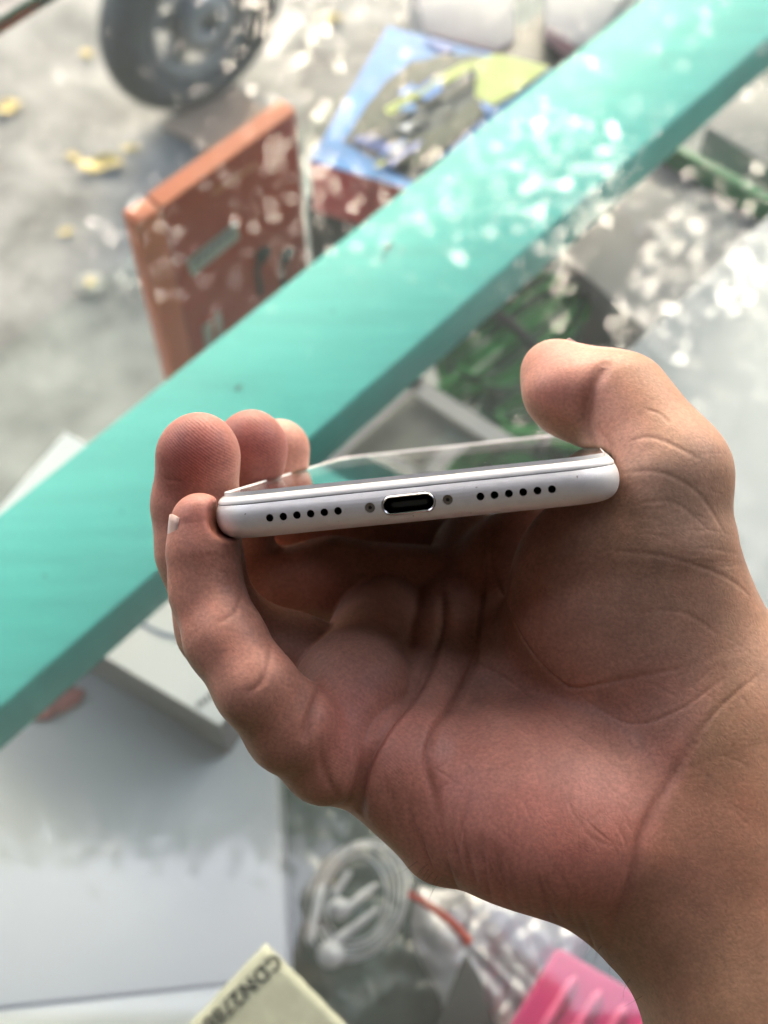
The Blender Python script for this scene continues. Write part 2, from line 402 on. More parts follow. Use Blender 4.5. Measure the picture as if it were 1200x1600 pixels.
cut = pmesh('cutter', cv, cf, M_hole, smooth=False)
bo = body.modifiers.new('cut', 'BOOLEAN'); bo.object = cut; bo.solver = 'EXACT'; bo.operation = 'DIFFERENCE'
bpy.context.view_layer.update()
ev = body.evaluated_get(bpy.context.evaluated_depsgraph_get())
nm = bpy.data.meshes.new_from_object(ev); body.modifiers.clear(); body.data = nm
if len(nm.materials) == 0: nm.materials.append(M_alu)
nm.polygons.foreach_set('use_smooth', [True] * len(nm.polygons)); nm.set_sharp_from_angle(angle=R(35))
bpy.data.objects.remove(cut)
def cup(name, cx, cy, r, z0, z1, mat, parent=None, hx=0.0, n=24):
    v, f = cyl(cx, cy, r, z0, z1, n, hx); return pmesh(name, v, f[1:], mat, parent)
for cx, cy, r, hx, k in holes:
    if k == 'h': cup('speaker_hole', cx, cy, r - 0.02, 0.25, 3.8, M_hole)
    elif k == 's':
        v, f = cyl(cx, cy, r - 0.06, 0.42, 1.1, 20); sc = pmesh('screw', v, f, M_screw)
        v, f = cyl(cx, cy, 0.34, 0.30, 0.60, 5); pmesh('screw_recess', v, f, M_hole, sc)
    else:
        port = cup('charging_port', cx, cy, r - 0.32, 0.15, 3.9, M_hole, hx=hx)
        # steel ring set into the opening
        rv, rf = [], []
        n = 32
        lv = [(r - 0.10, 0.75), (r - 0.10, 0.12), (r - 0.22, -0.02), (r - 0.40, 0.10), (r - 0.50, 0.9)]
        for rr, z in lv:
            for q in range(n):
                t = 2 * math.pi * q / n; x = rr * math.cos(t); rv.append((cx + x + (hx if x > 0 else -hx), cy + rr * math.sin(t), z))
        for a in range(len(lv) - 1):
            for q in range(n): rf.append([a * n + q, a * n + (q + 1) % n, (a + 1) * n + (q + 1) % n, (a + 1) * n + q])
        pmesh('port_rim', rv, rf, M_chrome, port)
        v, f = cyl(cx, cy, 0.45, 1.3, 3.85, 16, 2.6); pmesh('port_tongue', v, f, M_ink, port)

# ------------------------------------------------------------------ hand (signed distance sculpt, camera space mm)
def smin(a, b, k):
    h = np.maximum(k - np.abs(a - b), 0) / k
    return np.minimum(a, b) - h * h * k * 0.25
def cone(p, a, ra, b, rb):
    ba = b - a; pa_ = p - a
    t = np.clip(pa_ @ ba / (ba @ ba), 0, 1)
    return np.linalg.norm(pa_ - t[:, None] * ba, axis=1) - (ra + (rb - ra) * t)
def ell(p, c, axes, rad):
    q = (p - c) @ axes.T
    k0 = np.linalg.norm(q / rad, axis=1); k1 = np.linalg.norm(q / (np.array(rad) ** 2), axis=1)
    return k0 * (k0 - 1) / np.maximum(k1, 1e-6)
def chain(p, pts, k):
    d = None
    for (x0, y0, d0, r0), (x1, y1, d1, r1) in zip(pts[:-1], pts[1:]):
        c = cone(p, camv(x0, y0, d0), r0, camv(x1, y1, d1), r1)
        d = c if d is None else smin(d, c, k)
    return d
def nrm(v): v = np.array(v, float); return v / np.linalg.norm(v)
PINKY = [(312, 815, 223, 5.0), (317, 862, 223, 5.7), (323, 925, 223, 5.9), (352, 1000, 220, 6.5), (400, 1074, 217, 6.6), (455, 1136, 221, 7.6), (525, 1185, 230, 8.2)]
RING = [(307, 716, 240, 7.3), (306, 790, 241, 7.8), (310, 860, 241, 7.5), (345, 980, 243, 8.0), (460, 1030, 247, 8.3), (600, 1075, 252, 9.2)]
MIDDLE = [(390, 704, 262, 7.0), (380, 780, 264, 7.7), (362, 870, 266, 7.8), (376, 925, 268, 8.4), (520, 912, 270, 9.4), (690, 925, 274, 9.8)]
INDEX = [(436, 703, 286, 6.9), (427, 780, 288, 7.5), (402, 870, 290, 7.8), (402, 886, 292, 8.4), (560, 864, 294, 9.2), (740, 868, 294, 9.8)]
THUMB = [(864, 582, 246, 6.2), (905, 614, 245, 8.1), (968, 632, 241, 8.9), (1008, 692, 237, 9.3), (1038, 752, 233, 10.2)]
def P_box(p):                    # the phone's own volume, for contact
    q = p - PORG; l = np.stack([q @ pw, q @ pn, q @ pa], 1)
    c = l - np.array([0, 0.3, PL / 2]); rr = 3.4
    s = np.abs(c) - (np.array([HW, HT + 0.25, PL / 2]) - rr)
    return np.linalg.norm(np.maximum(s, 0), axis=1) + np.minimum(s.max(1), 0) - rr
nP = nrm((0.15, 0.82, -0.55)); aP = nrm((-64, 12, 0)); aP = nrm(aP - nP * (aP @ nP)); bP = np.cross(nP, aP)
def sdf(p):
    p = np.asarray(p, np.float32)
    core = chain(p, [(535, 1180, 231, 8.3), (1000, 1350, 234, 16.5)], 4)
    for c in ([(610, 1090, 250, 9.5), (1040, 1290, 246, 17)], [(680, 990, 270, 9.5), (1080, 1220, 254, 17)],
              [(745, 905, 288, 9.5), (1100, 1120, 256, 18)]):
        core = smin(core, chain(p, c, 4), 9)
    wrist = chain(p, [(1120, 1180, 238, 23), (1285, 1620, 226, 27.5), (1600, 2350, 215, 34)], 12)
    meta = chain(p, [(1038, 752, 233, 10.2), (1042, 860, 234, 11.5), (1056, 985, 238, 15), (1100, 1130, 242, 19)], 6)
    core = smin(core, wrist, 14); core = smin(core, meta, 9)
    then = ell(p, camv(925, 940, 241), np.eye(3), (16, 21, 15))
    core = smin(core, then, 9)
    core = smin(core, ell(p, camv(825, 915, 272), np.eye(3), (17, 17, 15)), 6)
    core = smin(core, ell(p, camv(815, 1070, 256), np.eye(3), (19, 17, 14)), 8)
    core = smin(core, ell(p, camv(1062, 735, 234), np.eye(3), (9.2, 9.2, 9.5)), 4)
    hypo = ell(p, camv(845, 1262, 230), np.stack([aP, bP, nP]), (27, 20, 15.5))
    core = smin(core, hypo, 6)
    B = chain(p, [(740, 860, 284, 9), (672, 1060, 252, 9.3), (636, 1205, 229, 10.2), (700, 1300, 228, 9.5)], 6)
    core = smin(core, B, 1.8)
    A = chain(p, [(602, 955, 268, 9.4), (548, 1085, 236, 9.5), (508, 1188, 225, 7.9)], 6)
    core = smin(core, A, 1.0)
    th = smin(chain(p, THUMB, 5), ell(p, camv(886, 618, 241), np.eye(3), (8.0, 6.2, 7)), 4)
    d = smin(core, th, 4.5)
    pk = chain(p, PINKY, 3.2)
    d = smin(d, pk, 1.8)
    rg = smin(chain(p, RING, 3), ell(p, camv(312, 715, 237), np.eye(3), (7.3, 8.2, 6.4)), 3)
    d = smin(d, rg, 0.8)
    d = smin(d, smin(chain(p, MIDDLE, 3), ell(p, camv(394, 702, 259), np.eye(3), (6.8, 7.9, 6)), 3), 0.8)
    d = smin(d, chain(p, INDEX, 3), 0.8)
    # pressed against the phone
    ph = -(P_box(p) - 0.05)
    h = np.maximum(1.0 - np.abs(d - ph), 0)
    return np.maximum(d, ph) + h * h * 0.25
def surface_nets(Fd, org, h):
    ins = Fd < 0
    c = np.zeros(tuple(s - 1 for s in Fd.shape), np.int8)
    for i in (0, 1):
        for j in (0, 1):
            for k in (0, 1):
                c += ins[i:i + c.shape[0], j:j + c.shape[1], k:k + c.shape[2]]
    act = np.argwhere((c > 0) & (c < 8))
    idx = -np.ones(c.shape, np.int64); idx[act[:, 0], act[:, 1], act[:, 2]] = np.arange(len(act))
    acc = np.zeros((len(act), 3)); cnt = np.zeros(len(act))
    cor = [(i, j, k) for i in (0, 1) for j in (0, 1) for k in (0, 1)]
    for a in cor:
        for ax_ in range(3):
            if a[ax_]: continue
            b = list(a); b[ax_] = 1
            fa = Fd[act[:, 0] + a[0], act[:, 1] + a[1], act[:, 2] + a[2]]; fb = Fd[act[:, 0] + b[0], act[:, 1] + b[1], act[:, 2] + b[2]]
            m = (fa < 0) != (fb < 0); t = np.zeros(len(act)); t[m] = fa[m] / (fa[m] - fb[m])
            pt = np.array(a, float)[None].repeat(len(act), 0); pt[:, ax_] += t
            acc[m] += pt[m]; cnt[m] += 1
    verts = org + h * (act + acc / cnt[:, None])
    quads = []
    for ax_ in range(3):
        u, v_ = [(1, 2), (2, 0), (0, 1)][ax_]
        sl0 = [slice(None)] * 3; sl1 = [slice(None)] * 3; sl0[ax_] = slice(0, -1); sl1[ax_] = slice(1, None)
        ch = ins[tuple(sl0)] != ins[tuple(sl1)]
        e = np.argwhere(ch)
        e = e[(e[:, u] > 0) & (e[:, v_] > 0) & (e[:, u] < c.shape[u]) & (e[:, v_] < c.shape[v_])]
        fl = ins[e[:, 0], e[:, 1], e[:, 2]]
        def cell(du, dv):
            q = e.copy(); q[:, u] -= du; q[:, v_] -= dv; return idx[q[:, 0], q[:, 1], q[:, 2]]
        q = np.stack([cell(1, 1), cell(0, 1), cell(0, 0), cell(1, 0)], 1)
        q[~fl] = q[~fl][:, ::-1]
        quads.append(q)
    q = np.concatenate(quads); q = q[(q >= 0).all(1)]
    return verts, q
def subdivide(v, q):
    e = np.concatenate([np.stack([q[:, i], q[:, (i + 1) % 4]], 1) for i in range(4)]); e.sort(1)
    key = e[:, 0] * len(v) + e[:, 1]
    uk, inv = np.unique(key, return_inverse=True)
    mid = (v[uk // len(v)] + v[uk % len(v)]) / 2
    fc = v[q].mean(1)
    nv = np.concatenate([v, mid, fc]); n = len(q)
    em_ = len(v) + inv.reshape(4, n).T; fi = len(v) + len(mid) + np.arange(n)
    nq = np.concatenate([np.stack([q[:, i], em_[:, i], fi, em_[:, (i + 3) % 4]], 1) for i in range(4)])
    return nv, nq
def grad(p, e=0.12):
    gr = np.empty_like(p)
    for i in range(3):
        o = np.zeros(3); o[i] = e
        gr[:, i] = (sdf(p + o) - sdf(p - o)) / (2 * e)
    return gr
def chunks(fn, p, n=400000):
    return np.concatenate([fn(p[i:i + n]) for i in range(0, len(p), n)])
HCELL = 0.7; KC = 4
lo = np.array([-50.0, -118.0, 186.0]); hi = np.array([100.0, 44.0, 312.0])
nc = np.ceil((hi - lo) / (HCELL * KC)).astype(int)
ax3 = [lo[i] + HCELL * KC * (np.arange(nc[i]) + 0.5) for i in range(3)]
gp = np.stack(np.meshgrid(*ax3, indexing='ij'), -1).reshape(-1, 3)
co_ = chunks(sdf, gp).reshape(nc)
fine = co_.repeat(KC, 0).repeat(KC, 1).repeat(KC, 2).astype(np.float32)
near = np.abs(fine) < HCELL * KC * 0.9 + 0.5
ii = np.argwhere(near)
fine[ii[:, 0], ii[:, 1], ii[:, 2]] = chunks(sdf, lo + HCELL * (ii + 0.5))
hv, hq = surface_nets(fine, lo + HCELL * 0.5, HCELL)
hv, hq = subdivide(hv, hq)
f0_ = chunks(sdf, hv)
g_ = np.stack([(chunks(sdf, hv + np.eye(3)[i] * 0.1) - f0_) / 0.1 for i in range(3)], 1)
for _ in range(2):
    if _: f0_ = chunks(sdf, hv)
    hv = hv - np.clip(f0_, -0.6, 0.6)[:, None] * g_ / np.maximum((g_ ** 2).sum(1), 0.25)[:, None]
hn = g_ / np.maximum(np.linalg.norm(g_, axis=1), 1e-6)[:, None]

def march(pts):                  # photo spots -> points on the sculpted skin
    pts = np.array(pts, float); d = np.full(len(pts), 175.0)
    dr = np.stack([(pts[:, 0] - 600) / F, (800 - pts[:, 1]) / F, np.ones(len(pts))], 1)
    for _ in range(45):
        d += np.clip(sdf(dr * d[:, None]) * 0.8, -3, 8); d = np.minimum(d, 330)
    return dr * d[:, None]
def spline(pts, n=10):
    P = np.array([pts[0]] + list(pts) + [pts[-1]], float); out = []
    for i in range(1, len(P) - 2):
        for t in np.linspace(0, 1, n, endpoint=False):
            a, b, c_, d_ = P[i - 1], P[i], P[i + 1], P[i + 2]
            out.append(0.5 * ((2 * b) + (-a + c_) * t + (2 * a - 5 * b + 4 * c_ - d_) * t * t + (-a + 3 * b - 3 * c_ + d_) * t ** 3))
    out.append(P[-2]); return np.array(out)
# creases: (spots, depth mm, half width mm)
CREASES = [
    ([(775, 815), (770, 870), (790, 940), (825, 1010), (870, 1060), (900, 1075), (960, 1065), (1060, 1045)], 0.55, 0.55),
    ([(758, 830), (752, 930), (744, 1020), (715, 1090), (680, 1140), (668, 1190), (680, 1250), (692, 1310)], 1.3, 1.2),
    ([(744, 1035), (790, 1060), (850, 1105), (905, 1150), (940, 1175)], 0.45, 0.5),
    ([(690, 930), (690, 985), (655, 1070), (600, 1140), (568, 1205), (562, 1268)], 2.2, 1.7),
    ([(505, 1065), (485, 1120), (476, 1150)], 1.2, 1.5),
    ([(500, 1170), (508, 1210), (528, 1245)], 0.5, 1.2),
    ([(1090, 1150), (1040, 1230), (1005, 1300), (985, 1370), (965, 1430), (955, 1480)], 1.0, 1.8),
    ([(1190, 1050), (1120, 1110), (1085, 1160)], 0.3, 0.8),
    ([(890, 1075), (980, 1130), (1060, 1110), (1130, 1060)], 0.25, 0.45),
    ([(735, 1230), (722, 1290), (715, 1330)], 0.35, 0.6),
    ([(755, 1310), (760, 1370), (772, 1420)], 0.4, 0.6),
    ([(690, 1300), (700, 1350), (718, 1395)], 0.4, 0.6),
    ([(795, 1340), (805, 1390), (822, 1440)], 0.35, 0.6),
    ([(840, 1375), (858, 1420), (880, 1455)], 0.35, 0.6),
    ([(600, 1210), (612, 1260), (640, 1320)], 0.3, 0.7),
    ([(635, 1240), (650, 1300), (672, 1350)], 0.3, 0.6),
    ([(900, 1390), (905, 1430), (920, 1465)], 0.35, 0.6),
    ([(425, 1000), (418, 1045), (405, 1070), (386, 1082)], 0.4, 0.9),
    ([(378, 925), (368, 955), (345, 972)], 0.35, 0.8),
    ([(945, 572), (928, 600), (918, 635), (916, 662), (930, 690)], 1.6, 2.2),
    ([(925, 660), (950, 690), (955, 720)], 0.35, 0.8),
    ([(985, 690), (1010, 683), (1040, 690), (1090, 715)], 0.22, 0.6),
    ([(970, 740), (1030, 738), (1090, 770), (1130, 830)], 0.2, 0.6),
    ([(985, 790), (1050, 785), (1110, 830)], 0.15, 0.5),
    ([(1010, 640), (1030, 646), (1045, 660)], 0.2, 0.5),
    ([(950, 860), (1040, 870), (1130, 900), (1170, 930)], 0.2, 0.6),
    ([(985, 960), (1060, 955), (1120, 990)], 0.15, 0.5),
    ([(252, 742), (262, 750), (300, 752)], 0.15, 0.6),
]
r2 = random.Random(4)
for k in range(26):              # fine cross-hatching near the thenar and wrist
    x = r2.uniform(960, 1170); y = r2.uniform(980, 1300); a = r2.choice((0.6, -0.75)) + r2.uniform(-.25, .25); l = r2.uniform(25, 60)
    CREASES.append(([(x, y), (x + l * math.cos(a) * .5 + 3, y + l * math.sin(a) * .5), (x + l * math.cos(a), y + l * math.sin(a))], r2.uniform(0.05, 0.11), 0.35))
for k in range(16):
    x = r2.uniform(985, 1100); y = r2.uniform(700, 900); l = r2.uniform(30, 80); a = r2.uniform(-.15, .35)
    CREASES.append(([(x, y), (x + l * .5, y + l * .5 * math.sin(a) - 3), (x + l, y + l * math.sin(a))], r2.uniform(0.05, 0.12), 0.35))
for k in range(90):              # net of faint lines over the palm
    x = r2.uniform(580, 1010); y = r2.uniform(1060, 1430)
    if y > 1180 + (x - 560) * 0.62: continue
    a = r2.choice((1.25, 1.45, 0.6, -0.7, 0.9)) + r2.uniform(-.3, .3); l = r2.uniform(18, 70); b_ = r2.uniform(-5, 5)
    CREASES.append(([(x, y), (x + l * math.cos(a) * .5 + b_, y + l * math.sin(a) * .5), (x + l * math.cos(a), y + l * math.sin(a))], r2.uniform(0.06, 0.20), r2.uniform(.28, .5)))
for k in range(30):              # wrinkles along the outer edge of the palm
    t_ = r2.random(); x = 600 + 340 * t_; y = 1290 + 190 * t_ - r2.uniform(20, 75); l = r2.uniform(30, 80); a = 1.25 + r2.uniform(-.2, .2)
    CREASES.append(([(x, y), (x + l * math.cos(a) * .5 - 3, y + l * math.sin(a) * .5), (x + l * math.cos(a), y + l * math.sin(a))], r2.uniform(0.25, 0.65), r2.uniform(.45, .85)))
for k in range(24):              # knuckle folds on the little finger
    x = r2.uniform(300, 470); y = 860 + (x - 300) * 1.45 + r2.uniform(-40, 40); l = r2.uniform(16, 36); a = 0.2 + r2.uniform(-.4, .3)
    CREASES.append(([(x, y), (x + l * .5, y + l * math.sin(a) * .5 + 2), (x + l, y + l * math.sin(a))], r2.uniform(0.04, 0.12), .35))
disp = np.zeros(len(hv)); crs = np.zeros(len(hv))
spl = [spline(c[0], 7) for c in CREASES]
hit = march(np.concatenate(spl)); okk = np.abs(sdf(hit)) < 0.6; o_i = 0
for (pts, amp, wd), sp_ in zip(CREASES, spl):
    S = hit[o_i:o_i + len(sp_)][okk[o_i:o_i + len(sp_)]]; o_i += len(sp_)
    if len(S) < 2: continue
    wv = np.sin(np.linspace(0.12, math.pi - 0.12, len(S))) ** 0.6
    m = np.where(((hv > S.min(0) - 3 * wd - 1) & (hv < S.max(0) + 3 * wd + 1)).all(1))[0]
    best = np.full(len(m), 1e9); bw = np.zeros(len(m))
    Pm = hv[m]
    for a, b, wa in zip(S[:-1], S[1:], wv[:-1]):
        ba = b - a
        if np.linalg.norm(ba) > 6: continue
        t = np.clip(((Pm - a) @ ba) / max(ba @ ba, 1e-9), 0, 1)
        d = np.linalg.norm(Pm - a - t[:, None] * ba, axis=1)
        c = d < best; best[c] = d[c]; bw[c] = wa
    gs = np.exp(-(best / (wd * 0.62)) ** 2) * bw
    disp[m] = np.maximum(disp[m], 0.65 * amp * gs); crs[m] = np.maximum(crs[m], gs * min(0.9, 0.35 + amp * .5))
hv = hv - hn * disp[:, None]
# skin tone: paler reddish palm, browner back of hand and wrist, red pads
palm = np.array([0.50, 0.235, 0.168]); back = np.array([0.385, 0.208, 0.122]); red = np.array([0.31, 0.092, 0.072]); dark = np.array([0.20, 0.07, 0.05]); red2 = np.array([0.56, 0.20, 0.152])
proj = np.stack([600 + F * hv[:, 0] / hv[:, 2], 800 - F * hv[:, 1] / hv[:, 2]], 1)
def sm(x, a, b): t = np.clip((x - a) / (b - a), 0, 1); return t * t * (3 - 2 * t)
wl = camv(1075, 1170, 228); wl2 = camv(955, 1450, 222); wd_ = nrm(wl2 - wl); wn = nrm(np.cross(wd_, nP)); wn = wn if wn[0] > 0 else -wn
wr = sm((hv - wl) @ wn, -1.5, 3.0)
dors = np.maximum(sm(-(hn @ nP), -0.25, 0.45), wr)
tn = sm((hv - camv(1010, 800, 225)) @ nrm((0.9, 0.25, -0.2)), -6, 8)
dors = np.maximum(dors, tn * 0.85)
col = palm[None] * (1 - dors[:, None]) + back[None] * dors[:, None]
BL = [(300, 700, 13, 1), (395, 700, 12, 1), (450, 700, 11, .9), (318, 800, 6, .8), (545, 1130, 9, .8), (860, 1280, 18, .6), (790, 1380, 14, .5), (860, 610, 9, .35), (930, 1000, 12, .25), (700, 1200, 12, .25), (1100, 1330, 14, .25)]
for (x, y, rr, wt), c0 in zip(BL, march([q[:2] for q in BL])):
    k = wt * np.exp(-((hv - c0) ** 2).sum(1) / rr ** 2); rc0 = red if y < 900 else red2
    col = col * (1 - k[:, None]) + rc0[None] * k[:, None]
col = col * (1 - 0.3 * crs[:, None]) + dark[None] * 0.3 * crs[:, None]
olive = np.array([0.52, 0.335, 0.245])
for (rr, wt), c0 in zip(((16, .6), (12, .6), (10, .4)), march([(1000, 950), (1040, 780), (950, 820)])):
    k = wt * np.exp(-((hv - c0) ** 2).sum(1) / rr ** 2); col = col * (1 - k[:, None]) + olive[None] * k[:, None]
rid = np.zeros(len(hv))
for rr, c0 in zip((10, 8, 8, 12), march([(305, 690), (395, 690), (450, 690), (545, 1140)])):
    rid = np.maximum(rid, np.exp(-(((hv - c0) ** 2).sum(1) / rr ** 2) ** 1.5))

M_skin, t, b = newmat('skin')
at = N(t, 'ShaderNodeAttribute', attribute_name='tone'); tc = N(t, 'ShaderNodeTexCoord')
n1 = N(t, 'ShaderNodeTexNoise'); n1.inputs['Scale'].default_value = 130; n1.inputs['Detail'].default_value = 6; n1.inputs['Roughness'].default_value = 0.65
t.links.new(tc.outputs['Object'], n1.inputs['Vector'])
mr = N(t, 'ShaderNodeMapRange'); mr.inputs['From Min'].default_value = 0.3; mr.inputs['From Max'].default_value = 0.7; mr.inputs['To Min'].default_value = 0.80; mr.inputs['To Max'].default_value = 1.17
t.links.new(n1.outputs[0], mr.inputs['Value'])
n2 = N(t, 'ShaderNodeTexNoise'); n2.inputs['Scale'].default_value = 1500; n2.inputs['Detail'].default_value = 3
t.links.new(tc.outputs['Object'], n2.inputs['Vector'])
mr2 = N(t, 'ShaderNodeMapRange'); mr2.inputs['From Min'].default_value = 0.3; mr2.inputs['From Max'].default_value = 0.7; mr2.inputs['To Min'].default_value = 0.84; mr2.inputs['To Max'].default_value = 1.12
t.links.new(n2.outputs[0], mr2.inputs['Value'])
mm = N(t, 'ShaderNodeMath', operation='MULTIPLY'); t.links.new(mr.outputs[0], mm.inputs[0]); t.links.new(mr2.outputs[0], mm.inputs[1])
sc_ = N(t, 'ShaderNodeVectorMath', operation='SCALE'); t.links.new(at.outputs['Color'], sc_.inputs[0]); t.links.new(mm.outputs[0], sc_.inputs['Scale'])
n4 = N(t, 'ShaderNodeTexNoise'); n4.inputs['Scale'].default_value = 55; n4.inputs['Detail'].default_value = 5; n4.inputs['Roughness'].default_value = 0.7
t.links.new(tc.outputs['Object'], n4.inputs['Vector'])
m4 = N(t, 'ShaderNodeMapRange'); m4.inputs['From Min'].default_value = 0.45; m4.inputs['From Max'].default_value = 0.72; m4.inputs['To Max'].default_value = 0.5
t.links.new(n4.outputs[0], m4.inputs['Value'])
mx4 = N(t, 'ShaderNodeMix', data_type='RGBA', blend_type='MULTIPLY'); mx4.inputs['B'].default_value = (1.06, 0.78, 0.76, 1)
t.links.new(m4.outputs[0], mx4.inputs['Factor']); t.links.new(sc_.outputs[0], mx4.inputs['A'])
t.links.new(mx4.outputs['Result'], b.inputs['Base Color'])
b.inputs['Roughness'].default_value = 0.50; b.inputs['Specular IOR Level'].default_value = 0.36
b.inputs['Subsurface Weight'].default_value = 0.08; b.inputs['Subsurface Radius'].default_value = (1.0, 0.38, 0.22); b.inputs['Subsurface Scale'].default_value = 0.0022
vo = N(t, 'ShaderNodeTexVoronoi', feature='DISTANCE_TO_EDGE'); vo.inputs['Scale'].default_value = 1050
wp = N(t, 'ShaderNodeTexNoise'); wp.inputs['Scale'].default_value = 300
t.links.new(tc.outputs['Object'], wp.inputs['Vector'])
wv_ = N(t, 'ShaderNodeVectorMath', operation='MULTIPLY_ADD'); wv_.inputs[1].default_value = (0.003, 0.003, 0.003)
t.links.new(wp.outputs['Color'], wv_.inputs[0]); t.links.new(tc.outputs['Object'], wv_.inputs[2]); t.links.new(wv_.outputs[0], vo.inputs['Vector'])
ad = N(t, 'ShaderNodeMath', operation='MULTIPLY_ADD'); ad.inputs[1].default_value = 0.9
t.links.new(vo.outputs['Distance'], ad.inputs[0])
n5 = N(t, 'ShaderNodeTexNoise'); n5.inputs['Scale'].default_value = 420; n5.inputs['Detail'].default_value = 5
mp5 = N(t, 'ShaderNodeMapping'); mp5.inputs['Scale'].default_value = (0.35, 1.6, 1.0); mp5.inputs['Rotation'].default_value = (0.2, 0.1, 0.5)
t.links.new(tc.outputs['Object'], mp5.inputs[0]); t.links.new(mp5.outputs[0], n5.inputs['Vector']); t.links.new(n5.outputs[0], ad.inputs[2])
b1 = N(t, 'ShaderNodeBump'); b1.inputs['Strength'].default_value = 0.2; b1.inputs['Distance'].default_value = 0.00022
t.links.new(ad.outputs[0], b1.inputs['Height'])
wvt = N(t, 'ShaderNodeTexWave', wave_type='BANDS', bands_direction='DIAGONAL'); wvt.inputs['Scale'].default_value = 780; wvt.inputs['Distortion'].default_value = 5.0; wvt.inputs['Detail'].default_value = 1; wvt.inputs['Detail Scale'].default_value = 0.25
t.links.new(tc.outputs['Object'], wvt.inputs['Vector'])
ra = N(t, 'ShaderNodeAttribute', attribute_name='ridges')
b2 = N(t, 'ShaderNodeBump'); b2.inputs['Distance'].default_value = 0.00022
t.links.new(ra.outputs['Fac'], b2.inputs['Strength']); t.links.new(wvt.outputs['Fac'], b2.inputs['Height']); t.links.new(b1.outputs[0], b2.inputs['Normal'])
t.links.new(b2.outputs[0], b.inputs['Normal'])

Rm = np.array([[RIGHT[i], UP[i], FWD[i]] for i in range(3)])
def toW(p): return (np.asarray(p) @ Rm.T) * 0.001 + np.array(CAM)
wvv = toW(hv)
k_ = hq[::50]
if (np.cross(hv[k_[:, 1]] - hv[k_[:, 0]], hv[k_[:, 2]] - hv[k_[:, 0]]) * hn[k_[:, 0]]).sum() * np.linalg.det(Rm) < 0: hq = hq[:, ::-1]
me = bpy.data.meshes.new('hand')
me.vertices.add(len(wvv)); me.vertices.foreach_set('co', wvv.astype(np.float32).ravel())
me.loops.add(hq.size); me.loops.foreach_set('vertex_index', hq.astype(np.int32).ravel())
me.polygons.add(len(hq)); me.polygons.foreach_set('loop_start', np.arange(0, hq.size, 4, dtype=np.int32))
me.polygons.foreach_set('use_smooth', np.ones(len(hq), bool))
me.update(calc_edges=True); me.validate()
ca = me.attributes.new('tone', 'FLOAT_COLOR', 'POINT'); ca.data.foreach_set('color', np.concatenate([col, np.ones((len(col), 1))], 1).astype(np.float32).ravel())
fa = me.attributes.new('ridges', 'FLOAT', 'POINT'); fa.data.foreach_set('value', (rid * 0.1).astype(np.float32))
hand = link('hand', me, M_skin)
tag(hand, 'bare right hand, palm up, cupping the silver white phone with fingers and thumb', 'hand')

# fingernails: curved plates on the far sides of the tips
M_nail = surf_mat('nail', (0.50, 0.34, 0.29), 0.3, var=0.05, scale=200)
def nail(tip, root, dors_, r, wid, ln, off=0.25, grow=0.4):
    a = nrm(tip - root); n = np.array(dors_, float); n = nrm(n - a * (n @ a)); s = np.cross(a, n)
    v, f = [], []; U, V = 9, 9
    for lay in (0.0, -0.55):
        for i in range(U):
            for j in range(V):
                q = (i / (U - 1) - 0.5) * 2; tt = j / (V - 1)
                an = q * wid; rr = r + off + lay + (1 - tt) * grow
                l = tip + a * (-ln * (1 - tt) + r * 0.35 - 0.5 * q * q * (1.6 if tt > .5 else -0.6))
                drop = 0.9 * max(tt - 0.5, 0) ** 2 * 2
                v.append(toW(l + n * (rr * math.cos(an) - drop) + s * rr * math.sin(an)))
    for i in range(U - 1):
        for j in range(V - 1):
            k = i * V + j; f.append([k, k + 1, k + V + 1, k + V]); k += U * V; f.append([k, k + V, k + V + 1, k + 1])
    rim = [i * V for i in range(U)] + [(U - 1) * V + j for j in range(1, V)] + [i * V + V - 1 for i in range(U - 2, -1, -1)] + [j for j in range(V - 2, 0, -1)]
    for a_, b_ in zip(rim, rim[1:] + rim[:1]): f.append([a_, b_, b_ + U * V, a_ + U * V])
    o = mesh('fingernail', v, f, M_nail, hand, True)
    bm = bmesh.new(); bm.from_mesh(o.data); bmesh.ops.recalc_face_normals(bm, faces=bm.faces); bm.to_mesh(o.data); bm.free()
cv4 = lambda q: camv(*q[:3])
nail(cv4(PINKY[0]), cv4(PINKY[1]), (-0.95, 0.0, -0.30), 5.1, 0.62, 9.0, 0.40, 0.75)
nail(cv4(RING[0]), cv4(RING[1]), (-0.6, 0, 0.75), 7.4, 0.75, 10)
nail(cv4(MIDDLE[0]), cv4(MIDDLE[1]), (-0.6, 0, 0.75), 7.2, 0.75, 10)
nail(cv4(INDEX[0]), cv4(INDEX[1]), (-0.6, 0, 0.75), 7.0, 0.75, 9.5)
nail(cv4(THUMB[0]), cv4(THUMB[1]), (0.15, 0.75, 0.62), 7.2, 0.75, 11)
# arm hairs
hvs, hfs = [], []
M_hair = surf_mat('arm_hair', (0.02, 0.016, 0.012), 0.5, var=0.1)
def hair(p, d, ln, curl):
    P = [p]; dd = nrm(d)
    for i in range(5):
        dd = nrm(dd + np.array(curl) * 0.25); P.append(P[-1] + dd * ln / 5)
    vv, ff = tube_data([Vector(toW(q)) for q in P], lambda t: 0.000035 * (1 - 0.7 * t) + 0.000006, 4)
    o = len(hvs); hvs.extend(vv); hfs.extend([[i + o for i in q] for q in ff])
hr = random.Random(9)
spots = [(664, 1352), (670, 1358), (676, 1363), (668, 1350), (684, 1368), (652, 1346), (690, 1372), (940, 1478), (960, 1500), (985, 1530), (1004, 1556)]
spots += [(hr.uniform(1050, 1190), hr.uniform(1500, 1595)) for _ in range(42)]
hS = march(spots); hG = grad(hS); hO = np.abs(sdf(hS)) < 1
